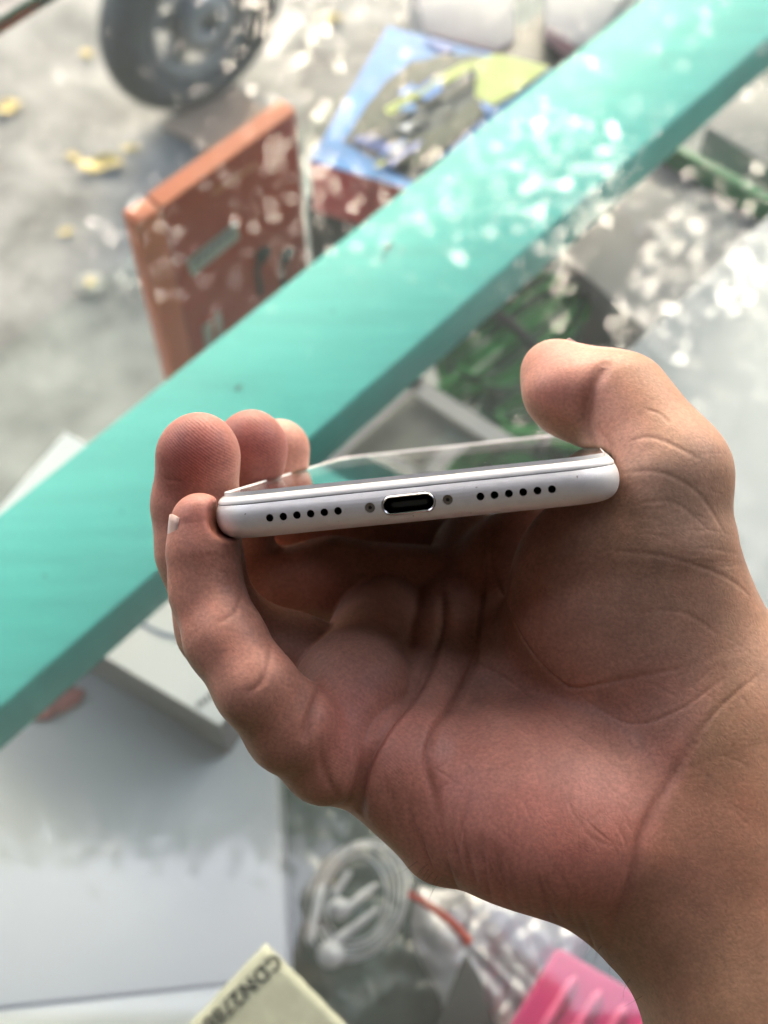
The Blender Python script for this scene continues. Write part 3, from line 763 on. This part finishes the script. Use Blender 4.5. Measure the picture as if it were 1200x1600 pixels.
for i, (x, y) in enumerate(spots):
    S, n = hS[i], hG[i]
    if not hO[i]: continue
    if i < 11: hair(S, n * 0.5 + np.array([-0.6, -0.4, 0]), hr.uniform(3, 5), (hr.uniform(-.2, .9), hr.uniform(-.6, .2), 0))
    else: hair(S, n * 0.12 + np.array([0.9, hr.uniform(-.25, .2), 0]), hr.uniform(4, 8), (0.1, hr.uniform(-.3, .3), 0.02))
ho = mesh('arm_hair', hvs, hfs, M_hair, hand, True); ho['kind'] = 'stuff'

# ------------------------------------------------------------------ things left of the rail
# orange earphone box, standing
zo = 0.962
oA, oB, oC = G(214, 349, zo), G(254, 325, zo), G(462, 174, zo)
nf = (oC - oB).cross(Vector((0, 0, 1))).normalized()
if nf.dot(CAM - oB) < 0: nf = -nf
bk = -nf * 0.011
ob = empty('earphone_box', (oB.x, oB.y, SH)); tag(ob, 'upright thin orange earphone box with a grey sticker, standing behind the mint rail', 'box')
prism('carton', [oB, oC, oC + bk, oB + bk], SH, M_orange, ob, 0.0006)
side = (oA - oB)
prism('spine', [oA, oB + Vector((0, 0, 0)) - (oC - oB).normalized() * 0.0008, oB - (oC - oB).normalized() * 0.0008 + bk, oA + bk], SH, M_orange_l, ob, 0.0006)  # lighter orange: the light on this angled strip put into its colour
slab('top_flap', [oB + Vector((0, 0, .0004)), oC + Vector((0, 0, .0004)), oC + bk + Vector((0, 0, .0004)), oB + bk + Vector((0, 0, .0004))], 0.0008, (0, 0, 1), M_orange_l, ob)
def opr(name, pts, mat, parent=ob, d=0.0003):
    q = [onplane(x, y, oB + nf * d, nf) for x, y in pts]
    return slab(name, q, 0.0003, nf, mat, parent)
st = opr('sticker', [(292, 407), (368, 346), (374, 372), (299, 433)], M_sticker)
for k in range(6):
    x = 302 + k * 10.5; y = 412 - k * 8.6
    opr('printed_mark', [(x, y - 7), (x + 6, y - 12), (x + 8, y - 2), (x + 2, y + 3)], M_inkgrey, st, 0.0008)
opr('printed_logo', [(328, 300), (400, 252), (402, 260), (332, 308)], M_orange_l)
opr('printed_logo', [(316, 512), (330, 498), (336, 545), (322, 556)], M_sticker)
opr('printed_logo', [(336, 492), (344, 486), (350, 526), (341, 534)], M_sticker)
for dx, dy in ((0, 0), (38, 1)):
    opr('printed_earbud', [(398 + dx, 402 + dy), (402 + dx, 391 + dy), (412 + dx, 383 + dy), (422 + dx, 385 + dy), (424 + dx, 395 + dy), (416 + dx, 408 + dy), (404 + dx, 417 + dy)], M_ink)
    opr('printed_cable', [(397 + dx, 412 + dy), (405 + dx, 414 + dy), (412 + dx, 462 + dy), (404 + dx, 464 + dy)], M_ink, d=0.00065)

# added black block for the shade, with the picture box on it
zk = 0.858
kt = rect_top((478, 312), (560, 345), (870, 60), zk, la=0.135)
bx = prism('shade_block', kt, SH, M_black); tag(bx, 'added black block for the shade under the blue and red picture box', 'box')
zb = 0.898
bt = rect_top((485, 252), (640, 297), (664, 58), zb, la=0.12)
pb = empty('picture_box', tuple(bt[0][:2]) + (zk,)); tag(pb, 'blue topped box with red sides and a printed vehicle picture', 'box')
prism('carton', bt, zk + 0.0002, M_red, pb, 0.001)
inn = [bt[0], bt[1], bt[2], bt[3]]
slab('printed_lid', [p + Vector((0, 0, 0.0002)) for p in inn], 0.0006, (0, 0, 1), M_blue, pb)
def ppr(pts, mat, lay):
    q = [G(x, y, zb + 0.0014 + 0.0004 * lay) for x, y in pts]
    return slab('printed_patch', q, 0.0003, (0, 0, 1), mat, pb)
ppr([(536, 222), (575, 160), (640, 96), (742, 84), (800, 98), (775, 165), (705, 232), (655, 288), (612, 268), (570, 240)], M_greyprint, -1)
ppr([(553, 195), (600, 130), (640, 98), (700, 84), (745, 92), (735, 110), (640, 160), (590, 205), (560, 215)], M_olive, 0)
ppr([(600, 170), (720, 100), (745, 92), (742, 106), (640, 160), (608, 180)], M_lime, 1)
ppr([(612, 232), (660, 195), (745, 110), (750, 150), (700, 190), (640, 225)], M_greyprint, 0)
ppr([(646, 140), (685, 124), (692, 138), (664, 158)], M_blue2, 2)
ppr([(745, 96), (775, 84), (860, 105), (800, 150), (770, 165), (742, 150)], M_lime, 2)
ppr([(610, 235), (700, 190), (742, 152), (770, 166), (660, 262), (630, 262)], M_olive, 3)
ppr([(550, 220), (575, 205), (612, 228), (606, 240), (580, 232)], M_navy, 2)
ppr([(660, 62), (690, 68), (715, 76), (690, 84)], M_navy, 1)
ppr([(600, 250), (640, 228), (660, 218), (650, 236), (612, 262)], M_navy, 4)
ppr([(622, 200), (655, 186), (664, 192), (640, 206)], M_plastic, 4)
ppr([(625, 168), (645, 160), (650, 172), (630, 182)], M_blue, 4)
ppr([(750, 160), (772, 166), (760, 178)], M_blue2, 5)
ar = random.Random(12)
for k in range(26):
    t_ = ar.uniform(-1, 1); q_ = ar.uniform(-1, 1); cx_, cy_ = 655 + 85 * t_ + 22 * q_, 175 - 62 * t_ + 38 * q_
    if cy_ > 288 - (cx_ - 640) * .75 or cx_ > 735: continue
    l_, w_ = ar.uniform(6, 22), ar.uniform(2, 6)
    ppr([(cx_ - l_, cy_ + l_ * .62), (cx_ + l_ * .9, cy_ - l_ * .7), (cx_ + l_ + w_ * .5, cy_ - l_ * .7 + w_), (cx_ - l_ + w_, cy_ + l_ * .62 + w_)], ar.choice([M_olive, M_greyprint, M_ink, M_navy, M_blue2, M_lime, M_greyprint, M_olive, M_ink, M_sticker]), 6 + k * .12)
# cartons further along
c1 = prism('grey_carton', [G(640, -60, .86), G(800, -60, .86), G(805, 62, .86), G(776, 82, .86), G(664, 52, .86)], SH, M_grey2)
tag(c1, 'pale grey carton just past the blue topped picture box', 'box')
c2 = prism('grey_carton', [G(860, -60, .87), G(1010, -60, .87), G(930, 62, .87), G(900, 74, .87), G(852, 38, .87)], SH, M_grey2)
tag(c2, 'pale grey carton wedged against the mint rail beside the black gap', 'box')
c3 = prism('gap_shade_block', [G(792, 70, .852), G(842, 20, .852), G(900, 75, .852), G(940, 130, .852), G(880, 140, .852)], SH, M_black)  # added block that gives the gap its darkness
tag(c3, 'added black block for the dark gap between two pale grey cartons', 'pouch')

# ground litter and the wheel, seen through the glass
def leaf_obj(px, py, s, a, label):
    c = G(px, py, 0.004); v = []
    for k in range(14):
        t = k / 14 * 2 * math.pi; rr = s * (0.8 + 0.25 * math.cos(2 * t) + 0.08 * math.sin(7 * t))
        v.append((c.x + rr * math.cos(t + a), c.y + rr * 0.65 * math.sin(t + a), 0.004 + 0.006 * abs(math.sin(t * 1.5)) * s / .02))
    v.append((c.x, c.y, 0.004)); f = [[k, (k + 1) % 14, 14] for k in range(14)]
    o = mesh('fallen_leaf', v, f, M_yleaf, smooth=False)
    sol = o.modifiers.new('t', 'SOLIDIFY'); sol.thickness = 0.0008
    tag(o, label, 'leaf', 'dry leaves on the concrete')
leaf_obj(158, 258, 0.034, 0.4, 'large dry yellow leaf on the concrete beside the orange box')
for x, y, s, a, lb_ in ((14, 168, .024, 1.2, 'dry yellow leaf lying alone near the dark edge of the counter glass'), (136, 84, .014, 2, 'tiny dry yellow leaf on the concrete just beside the scooter wheel'),
                   (205, 232, .014, .3, 'small dry yellow leaf touching the tip of the large yellow leaf'), (104, 362, .012, .8, 'tiny dry yellow leaf between the round lid and the large yellow leaf'),
                   (515, 30, .022, .2, 'dry yellow leaf on the concrete past the wheel, near the pale grey carton'), (115, 245, .013, 2.2, 'small dry yellow leaf at the stem end of the large yellow leaf')):
    leaf_obj(x, y, s, a, lb_)
c = G(143, 448, 0)
lid = empty('round_lid', (c.x, c.y, 0)); tag(lid, 'dark round lid with a yellow centre on the concrete', 'lid')
def disc(name, r, z0, z1, mat, parent, c=c):
    n = 24; top = [Vector((c.x + r * math.cos(2 * math.pi * k / n), c.y + r * math.sin(2 * math.pi * k / n), z1)) for k in range(n)]
    return prism(name, top, z0, mat, parent, 0.0006)
M_liddark = surf_mat('dull_metal', (0.22, 0.22, 0.19), 0.6, var=0.3, scale=80)
disc('rim', 0.020, 0.001, 0.008, M_liddark, lid); disc('centre', 0.007, 0.0085, 0.0105, M_yleaf, lid)
cb = [G(345, 122, 0.006), G(432, 190, 0.006), G(370, 260, 0.006), G(255, 200, 0.006)]
o = slab('cardboard_sheet', cb, 0.005, (0, 0, 1), M_card); tag(o, 'flattened brown cardboard sheet on the concrete under the wheel', 'cardboard')
# scooter wheel standing on the ground
RW = 0.155
wc = G(300, 20, RW); wc = Vector((wc.x, wc.y, 0))
wheel = empty('scooter_wheel', (wc.x, wc.y, 0)); tag(wheel, 'grey scooter wheel with alloy rim standing on the concrete', 'wheel')
yaw = R(40); wx = Vector((math.cos(yaw), math.sin(yaw), 0)); wy = Vector((-math.sin(yaw), math.cos(yaw), 0)); wz = Vector((0, 0, 1))
def ring(name, prof_, mat, parent, n=56):
    v, f = [], []; m = len(prof_)
    for k in range(n):
        a = 2 * math.pi * k / n
        for r, q in prof_: v.append(Vector((wc.x, wc.y, RW)) + (wx * math.cos(a) + wz * math.sin(a)) * r + wy * q)
    for k in range(n):
        l = (k + 1) % n
        for i in range(m):
            j = (i + 1) % m; f.append([k * m + i, k * m + j, l * m + j, l * m + i])
    o = mesh(name, v, f, mat, parent, True)
    bm = bmesh.new(); bm.from_mesh(o.data); bmesh.ops.recalc_face_normals(bm, faces=bm.faces); bm.to_mesh(o.data); bm.free(); return o
ring('tyre', [(RW - 0.036 + 0.036 * math.cos(R(a)), 0.036 * math.sin(R(a))) for a in range(0, 360, 24)], M_rubber, wheel)
ring('rim', [(0.092, 0.024), (0.084, 0.028), (0.075, 0.016), (0.075, -0.016), (0.084, -0.028), (0.092, -0.024)], M_alloy, wheel)
ring('hub', [(0.046, 0.035), (0.03, 0.04), (0.012, 0.04), (0.012, -0.04), (0.03, -0.04), (0.046, -0.035)], M_alloy, wheel)
for k in range(5):
    a = 2 * math.pi * k / 5 + 0.3; d_ = wx * math.cos(a) + wz * math.sin(a); s_ = wx * -math.sin(a) + wz * math.cos(a); c0 = Vector((wc.x, wc.y, RW))
    slab('spoke', [c0 + d_ * 0.045 + s_ * 0.016 - wy * 0.01, c0 + d_ * 0.079 + s_ * 0.012 - wy * 0.01, c0 + d_ * 0.079 - s_ * 0.012 - wy * 0.01, c0 + d_ * 0.045 - s_ * 0.016 - wy * 0.01], 0.02, wy, M_alloy, wheel)

# ------------------------------------------------------------------ things right of the rail, on the board
zw = 0.862
br = [G(428, 1150, zw), G(452, 1640, zw)]
u_ = (br[1] - br[0]).normalized(); v_ = Vector((u_.y, -u_.x, 0)); v_ = v_ if v_.x < 0 else -v_
bw0 = br[0] - u_ * 0.06
big = empty('large_white_box', tuple(bw0[:2]) + (SH,)); tag(big, 'large plain white box lying flat under the smaller white box', 'box')
cut_ = 0.06 + (G(440, 1527, zw) - br[0]).dot(u_)
def pt(s, q, z=zw): p = bw0 + u_ * s + v_ * q; return Vector((p.x, p.y, z))
prism('lid', [pt(0, 0), pt(cut_, 0), pt(cut_ + 0.004, .30), pt(0, .30)], SH, M_white2, big, 0.0012)
prism('flap', [pt(cut_ + .0006, 0.0, zw - .001), pt(cut_ + .16, 0.0, zw - .001), pt(cut_ + .16, .30, zw - .001), pt(cut_ + .0046, .30, zw - .001)], SH, M_white2, big, 0.0012)
zp = 0.899
wt_ = rect_top((344, 1134), (150, 1019), (470, 1045), zp, la=0.15, ls=0.085)
wb = empty('white_phone_box', tuple(wt_[0][:2]) + (zw,)); tag(wb, 'small glossy white box with a thin blue arc on its lid, beside the hand', 'box')
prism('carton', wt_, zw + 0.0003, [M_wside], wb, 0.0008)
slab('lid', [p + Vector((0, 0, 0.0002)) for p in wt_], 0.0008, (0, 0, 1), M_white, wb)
arc = spline([(205, 962), (222, 975), (252, 990), (285, 997), (310, 999), (335, 996)], 8)
for k, (p0_, p1_) in enumerate([(arc[:-1], arc[1:])]):
    lp = [G(x, y - 3.4, zp + .0013) for x, y in arc]; rp_ = [G(x, y + 3.4, zp + .0013) for x, y in arc]
    n = len(lp); mesh('printed_arc', lp + rp_, [[i, i + 1, n + i + 1, n + i] for i in range(n - 1)], M_inkblue, wb)
for k in range(4):
    x, y = 306 + k * 7, 1106 - k * 5.5
    slab('printed_mark', [G(x, y - 7, zp + .0012), G(x + 4.5, y - 10, zp + .0012), G(x + 7.5, y - 2, zp + .0012), G(x + 3, y + 2, zp + .0012)], 0.0002, (0, 0, 1), M_inkgrey, wb)
slab('printed_mark', [G(338, 1098, zp + .0012), G(350, 1088, zp + .0012), G(356, 1096, zp + .0012), G(344, 1103, zp + .0012)], 0.0002, (0, 0, 1), M_inkred, wb)
rc_ = slab('red_paper_tag', [G(48, 1126, zw + .0006), G(100, 1070, zw + .0006), (G(133, 1078, zw + .0006)), G(126, 1098, zw + .0006), G(75, 1124, zw + .0006)], 0.0008, (0, 0, 1), surf_mat('faded_red_paper', (0.50, 0.16, 0.13), 0.6, var=0.35, scale=120))
tag(rc_, 'faded red paper tag lying beside the small white box under the rail', 'tag')

# top right boxes
def simple(name, pts, z, mat, label, cat, z0=SH, bev=0.0008):
    o = prism(name, [G(x, y, z) for x, y in pts], z0, mat, None, bev); tag(o, label, cat); return o
simple('grey_box', [(1104, 196), (1185, 118), (1330, 205), (1260, 300)], 0.868, M_grey, 'grey box beyond the green divider strip, beside the mint rail', 'box')
dv = [G(1018, 214, .872), G(1026, 206, .872), G(1330, 372, .872), G(1322, 384, .872)]
M_div = surf_mat('green_strip', (0.02, 0.18, 0.07), 0.4, var=0.3)
o = prism('divider_strip', dv, SH, M_div, None, 0.0004); tag(o, 'thin dark green divider strip between two grey boxes', 'divider')
simple('grey_box', [(880, 400), (1006, 236), (1230, 372), (1060, 560)], 0.860, M_grey, 'grey box under the crumpled clear wrapper, between divider and white panel', 'box')
# crumpled clear wrapper on it
def film(name, poly, z, amp, mat, parent=None, n=34, seed=1, up=0.0):
    """A crumpled sheet: grid over the quad poly with folded relief."""
    rr = np.random.default_rng(seed); a, b_, c_, d_ = [np.array(G(x, y, z)) for x, y in poly]
    v, f = [], []
    ks = [(rr.uniform(-1, 1, 2) * rr.uniform(6, 30), rr.uniform(0, 6.28), rr.uniform(.3, 1)) for _ in range(9)]
    for i in range(n):
        for j in range(n):
            s, t_ = i / (n - 1), j / (n - 1)
            p = a * (1 - s) * (1 - t_) + b_ * s * (1 - t_) + c_ * s * t_ + d_ * (1 - s) * t_
            hgt = sum(w_ * abs(math.sin(k_[0] * s + k_[1] * t_ + ph_)) for k_, ph_, w_ in ks) / 4
            edge = min(1, 6 * min(s, 1 - s, t_, 1 - t_) + .15)
            p = p + np.array([0.004 * math.sin(9 * t_ + seed), 0.004 * math.sin(8 * s + seed * 2), amp * hgt * edge + up])
            v.append(p)
    for i in range(n - 1):
        for j in range(n - 1):
            k = i * n + j; f.append([k, k + 1, k + n + 1, k + n])
    o = mesh(name, v, f, mat, parent, True)
    return o
o = film('clear_wrapper', [(960, 300), (1110, 300), (1170, 400), (1010, 440)], 0.862, 0.012, M_bag, seed=3)
tag(o, 'crumpled clear plastic wrapper lying on a grey box', 'wrapper')
o = simple('white_panel_box', [(945, 582), (1222, 316), (1700, 800), (1300, 1200)], 0.93, M_white2, 'big glossy white box with strong sky glare beside the thumb', 'box')
# grey clear case
zc = 0.862
case_pts = [G(655, 592, zc), G(880, 735, zc), G(700, 860, zc), G(500, 730, zc)]
case = empty('clear_plastic_case', tuple(case_pts[0][:2]) + (SH,)); tag(case, 'grey clear plastic case with a pale rim below the mint rail', 'case')
prism('tray', [p - Vector((0, 0, .006)) for p in case_pts], SH, surf_mat('grey_tray', (0.13, 0.12, 0.115), 0.5, var=0.2, scale=30), case, 0.001)
slab('cover', [p - Vector((0, 0, .004)) for p in case_pts], 0.001, (0, 0, 1), M_clearbox, case)
for a, b_, ww in ((0, 1, .010), (0, 3, .004), (1, 2, .005)):
    p0_, p1_ = case_pts[a], case_pts[b_]; dd = (p1_ - p0_).normalized(); nn = Vector((-dd.y, dd.x, 0)); cen = sum(case_pts, Vector()) / 4
    if nn.dot(cen - p0_) < 0: nn = -nn
    slab('rim', [p0_, p1_, p1_ + nn * ww, p0_ + nn * ww], 0.0012, (0, 0, 1), M_grey2, case)
# green cable hanks
def hank(cpx, cpy, z, ang, la, lb, n, seed, label, mats):
    rr = random.Random(seed); c = G(cpx, cpy, z); root = empty('cable_hank', (c.x, c.y, SH)); tag(root, label, 'cable', 'green cable hanks')
    ca_, sa_ = math.cos(ang), math.sin(ang)
    for k in range(n):
        A = la * rr.uniform(.62, 1.0); B = lb * (0.04 + 0.96 * ((k * 5) % n) / n); zz = 0.011 * rr.random(); ox, oy = rr.uniform(-.006, .006), rr.uniform(-.003, .003)
        P = []
        for i in range(40):
            t_ = 2 * math.pi * i / 40; x = A * math.copysign(abs(math.cos(t_)) ** .8, math.cos(t_)) + rr.uniform(-.0006, .0006); y = B * math.copysign(abs(math.sin(t_)) ** .7, math.sin(t_)) + rr.uniform(-.0006, .0006)
            x += ox; y += oy
            P.append(Vector((c.x + x * ca_ - y * sa_, c.y + x * sa_ + y * ca_, z + zz + .003 * math.sin(3 * t_ + k))))
        tube('loop', P, 0.0016, mats[k % len(mats)], root, 8, True)
    P = [Vector((c.x + B_ * -sa_, c.y + B_ * ca_, z + .003)) for B_ in np.linspace(-lb * 1.1, lb * 1.1, 12)]
    for i, q in enumerate(P): q.z += 0.012 * math.sin(math.pi * i / 11)
    tube('tie', P, 0.003, M_black, root, 8)
hank(800, 535, 0.835, R(42), 0.060, 0.028, 22, 2, 'bright green cable hank stretched out below the mint rail', [M_green, M_green2, M_green])
hank(850, 655, 0.825, R(20), 0.042, 0.036, 20, 5, 'dark green round cable coil tucked under the thumb', [M_green2, M_green, M_green2, M_green2])

# earphones in a clear bag
ez = 0.832
ec = G(560, 1405, ez)
ep = empty('earphones', (ec.x, ec.y, SH)); tag(ep, 'coiled white wired earphones with two buds inside the clear bag', 'earphones')
for k in range(6):
    P = []; rr = random.Random(k)
    for i in range(44):
        t_ = 2 * math.pi * i / 44; A, B = 0.0215 + rr.uniform(-.0002, .0002) - .0016 * k, 0.0285 - .0019 * k
        x, y = A * math.cos(t_), B * math.sin(t_); a = R(-28 + 4 * k)
        P.append(Vector((ec.x + x * math.cos(a) - y * math.sin(a) + .001 * math.sin(k), ec.y + x * math.sin(a) + y * math.cos(a), ez + .0015 * k % .006 + .001 * math.sin(2 * t_ + k))))
    tube('cable_loop', P, 0.00055, M_softwhite, ep, 8, True)
def stick(name, p0, p1, r0, r1, dz=0.006, mat=M_plastic):
    a, b_ = G(*p0, ez + dz), G(*p1, ez + dz)
    P = [a.lerp(b_, k / 12) for k in range(13)]
    tube(name, P, lambda t_: (r0 + (r1 - r0) * t_) * math.sqrt(max(0.02, 1 - (2 * t_ - 1) ** 14)), mat, ep, 12)
stick('remote', (503, 1380), (482, 1478), .0022, .0022)
def ball(name, c_, rad, mat, parent):
    bm = bmesh.new(); bmesh.ops.create_uvsphere(bm, u_segments=24, v_segments=16, radius=1)
    for v in bm.verts:
        v.co = Vector((v.co.x * rad[0], v.co.y * rad[1], v.co.z * rad[2])) * (1 + .12 * v.co.x) + c_
    me_ = bpy.data.meshes.new(name); bm.to_mesh(me_); bm.free(); me_.polygons.foreach_set('use_smooth', [True] * len(me_.polygons)); return link(name, me_, mat, parent)
ball('earbud', G(515, 1492, ez + .007), (.0062, .0060, .0055), M_plastic, ep)
ball('earbud', G(528, 1420, ez + .007), (.0052, .0048, .0050), M_plastic, ep)
gr_ = ball('bud_grille', G(522, 1421, ez + .0125), (.0011, .0011, .0008), M_inkgrey, ep)
stick('bud_stem', (535, 1425), (590, 1380), .0022, .0013); stick('bud_stem', (515, 1478), (594, 1418), .0026, .0013, .008)
stick('plug', (520, 1400), (548, 1360), .0018, .0014, .004)
o = film('clear_bag', [(452, 1320), (650, 1350), (760, 1560), (520, 1660)], 0.842, 0.010, M_bag, n=44, seed=8)
tag(o, 'crinkled clear zip bag holding the white earphones', 'bag')
o = film('clear_bag_dull', [(438, 1195), (640, 1260), (640, 1360), (445, 1345)], 0.826, 0.008, M_bag, n=30, seed=12)
o.name = 'plastic_film'; tag(o, 'dull crinkled plastic film above the dark board beside the large white box', 'film')
zs = spline([(638, 1396), (672, 1416), (706, 1442), (735, 1474)], 8)
zt_ = [G(x, y, 0.857) for x, y in zs]
o = tube('zip_slider', zt_, lambda t_: 0.0013 + 0.0009 * t_, M_zip); o.name = 'zip_strip'
tag(o, 'red zip strip along the mouth of the clear bag', 'zip')
o = film('silver_pouch', [(640, 1370), (930, 1440), (880, 1680), (700, 1680)], 0.815, 0.012, M_silverbag, n=40, seed=21)
sol = o.modifiers.new('t', 'SOLIDIFY'); sol.thickness = 0.002; sol.offset = -1
tag(o, 'shiny silver plastic pouch between the clear bag and the pink tray', 'pouch')
o = prism('black_sleeve', [G(726, 1486, .868), G(748, 1520, .868), G(790, 1640, .868), G(670, 1640, .868)], SH, M_black, None, 0.0015)
tag(o, 'pointed black sleeve lying next to the silver pouch', 'sleeve')
zk2 = 0.90
pk0 = [G(872, 1478, zk2), G(780, 1626, zk2), G(960, 1800, zk2), G(1150, 1640, zk2)]
pkr = empty('pink_tray', tuple(pk0[0][:2]) + (SH,)); tag(pkr, 'bright pink plastic tray with raised ribs below the wrist', 'tray')
prism('body', pk0, SH, M_pink, pkr, 0.002)
ud = (pk0[1] - pk0[0]).normalized(); vd = (pk0[3] - pk0[0]).normalized()
for k in range(4):
    p = G(900, 1525, zk2) + vd * (0.0105 * k)
    P = [p + ud * s_ + Vector((0, 0, .0008)) for s_ in np.linspace(0.0, .026, 10)]
    tube('rib', P, lambda t_: .0021 * math.sqrt(max(.05, 1 - (2 * t_ - 1) ** 8)), M_pink_l, pkr, 8)

# old green paper slip with printed serial, lying on the glass
zn = GLASS + 0.0006
nt_ = rect_top((416, 1474), (300, 1596), (560, 1595), zn, la=0.11, ls=0.060)
c_, ua = nt_[0], (nt_[1] - nt_[0]).normalized(); va = (nt_[3] - nt_[0]).normalized()
v, f = [], []; n1_, n2_ = 34, 20
rr = random.Random(3)
for lay in (0.00035, 0.0):
    for i in range(n1_):
        for j in range(n2_):
            e_i = .00012 * math.sin(i * 1.9) * (j in (0, n2_ - 1)); e_j = .00012 * math.sin(j * 2.3) * (i in (0, n1_ - 1))
            p = c_ + ua * (.11 * i / (n1_ - 1) + e_j) + va * (.060 * j / (n2_ - 1) + e_i)
            v.append((p.x, p.y, zn + lay + .0005 * (1 + math.sin(i * .5 + j * .35)) * .5))
m_ = n1_ * n2_
for i in range(n1_ - 1):
    for j in range(n2_ - 1):
        k = i * n2_ + j; f.append([k, k + 1, k + n2_ + 1, k + n2_]); k += m_; f.append([k, k + n2_, k + n2_ + 1, k + 1])
rim_ = [i * n2_ for i in range(n1_)] + [(n1_ - 1) * n2_ + j for j in range(1, n2_)] + [i * n2_ + n2_ - 1 for i in range(n1_ - 2, -1, -1)] + [j for j in range(n2_ - 2, 0, -1)]
for a, b_ in zip(rim_, rim_[1:] + rim_[:1]): f.append([a, b_, b_ + m_, a + m_])
slip = empty('paper_slip', (c_.x, c_.y, GLASS)); tag(slip, 'worn pale green paper slip printed CDN2788 lying on the glass', 'paper')
ps = mesh('sheet', v, f, M_note, slip, True)
bm = bmesh.new(); bm.from_mesh(ps.data); bmesh.ops.recalc_face_normals(bm, faces=bm.faces); bm.to_mesh(ps.data); bm.free()
fc_ = bpy.data.curves.new('serial', 'FONT'); fc_.body = 'CDN27889'; fc_.size = 0.0066; fc_.space_character = 1.1; fc_.offset = 0.00012
to = bpy.data.objects.new('serial_tmp', fc_); C.objects.link(to)
a0_, a1_ = G(446, 1504, zn), G(346, 1600, zn)
rd = (a1_ - a0_).normalized(); ud2 = Vector((-rd.y, rd.x, 0))
bpy.context.view_layer.update()
tme = bpy.data.meshes.new_from_object(to.evaluated_get(bpy.context.evaluated_depsgraph_get()))
bpy.data.objects.remove(to)
bse = a0_ - ud2 * 0.0045 + rd * 0.0005
for vv in tme.vertices:
    p = bse + rd * vv.co.x + ud2 * vv.co.y; vv.co = (p.x, p.y, zn + 0.00115)
link('printed_serial', tme, M_ink, slip)

# ------------------------------------------------------------------ the tree whose crown the glass mirrors
tree = empty('shade_tree', (2.6, 6.2, 0)); tag(tree, 'leafy shade tree overhanging the counter, mirrored as sparkles in the glass', 'tree')
tube('trunk', [(2.6, 6.2, -.05), (2.5, 6.1, 1.5), (2.2, 5.7, 3.0), (1.7, 5.0, 4.6), (1.0, 4.2, 5.8)], lambda t_: 0.22 - 0.14 * t_, M_bark, tree, 12)
for k, pth in enumerate([[(2.2, 5.7, 3.0), (1.2, 5.6, 4.2), (0.0, 5.2, 5.0), (-1.4, 4.6, 5.6)], [(1.7, 5, 4.6), (.9, 3.6, 5.2), (.5, 3.4, 5.5), (.2, 3.1, 5.8)], [(2.2, 5.7, 3.0), (2.6, 4.4, 4.6), (2.7, 3.0, 5.4)]]):
    tube('limb', pth, lambda t_: 0.09 - 0.07 * t_, M_bark, tree, 8)
NL = 113000
lr = np.random.default_rng(5)
ctr = np.stack([lr.uniform(-2.7, 2.7, 440), lr.uniform(3.75, 7.7, 440), lr.uniform(5.0, 6.6, 440)], 1)
for hx_, hy_, hr_ in ((1.55, 3.1, .85), (-.45, 5.9, .5), (1.05, 4.0, .3), (-.97, 5.1, .25), (-.58, 4.55, .2)):   # thin spots
    dd_ = np.hypot(ctr[:, 0] - hx_, ctr[:, 1] - hy_); ctr = ctr[(dd_ > hr_) | (lr.uniform(0, 1, len(ctr)) < .22)]
ci = lr.integers(0, len(ctr), NL)
pos = ctr[ci] + lr.normal(0, 1, (NL, 3)) * np.array([0.38, 0.38, 0.25])
ND = 125000                        # the thick inner part of the crown
pos = np.concatenate([pos, np.stack([lr.uniform(-2.6, 2.6, ND), lr.uniform(1.6, 3.9, ND) + lr.normal(0, .07, ND), lr.uniform(5.0, 6.6, ND)], 1)])
hd = np.hypot(pos[:, 0] - 1.55, pos[:, 1] - 3.1); pos = pos[(hd > 1.0) | (lr.uniform(0, 1, len(pos)) < .26)]; NL = len(pos)
dn = lr.normal(0, 1, (NL, 3)) + np.array([0, 0, 1.2]); dn /= np.linalg.norm(dn, axis=1)[:, None]
da = np.cross(dn, lr.normal(0, 1, (NL, 3))); da /= np.linalg.norm(da, axis=1)[:, None]; db = np.cross(dn, da)
ln_ = lr.uniform(0.024, 0.046, NL)[:, None]; wd2 = ln_ * 0.45
lv = np.stack([pos - da * ln_, pos - db * wd2 + dn * .006, pos + da * ln_, pos + db * wd2 + dn * .006], 1).reshape(-1, 3)
lq = np.arange(NL * 4, dtype=np.int32)
lm = bpy.data.meshes.new('crown'); lm.vertices.add(NL * 4); lm.vertices.foreach_set('co', lv.astype(np.float32).ravel())
lm.loops.add(NL * 4); lm.loops.foreach_set('vertex_index', lq); lm.polygons.add(NL); lm.polygons.foreach_set('loop_start', lq[::4]); lm.update(calc_edges=True)
cr = link('crown', lm, M_leaf, tree); cr['kind'] = 'stuff'
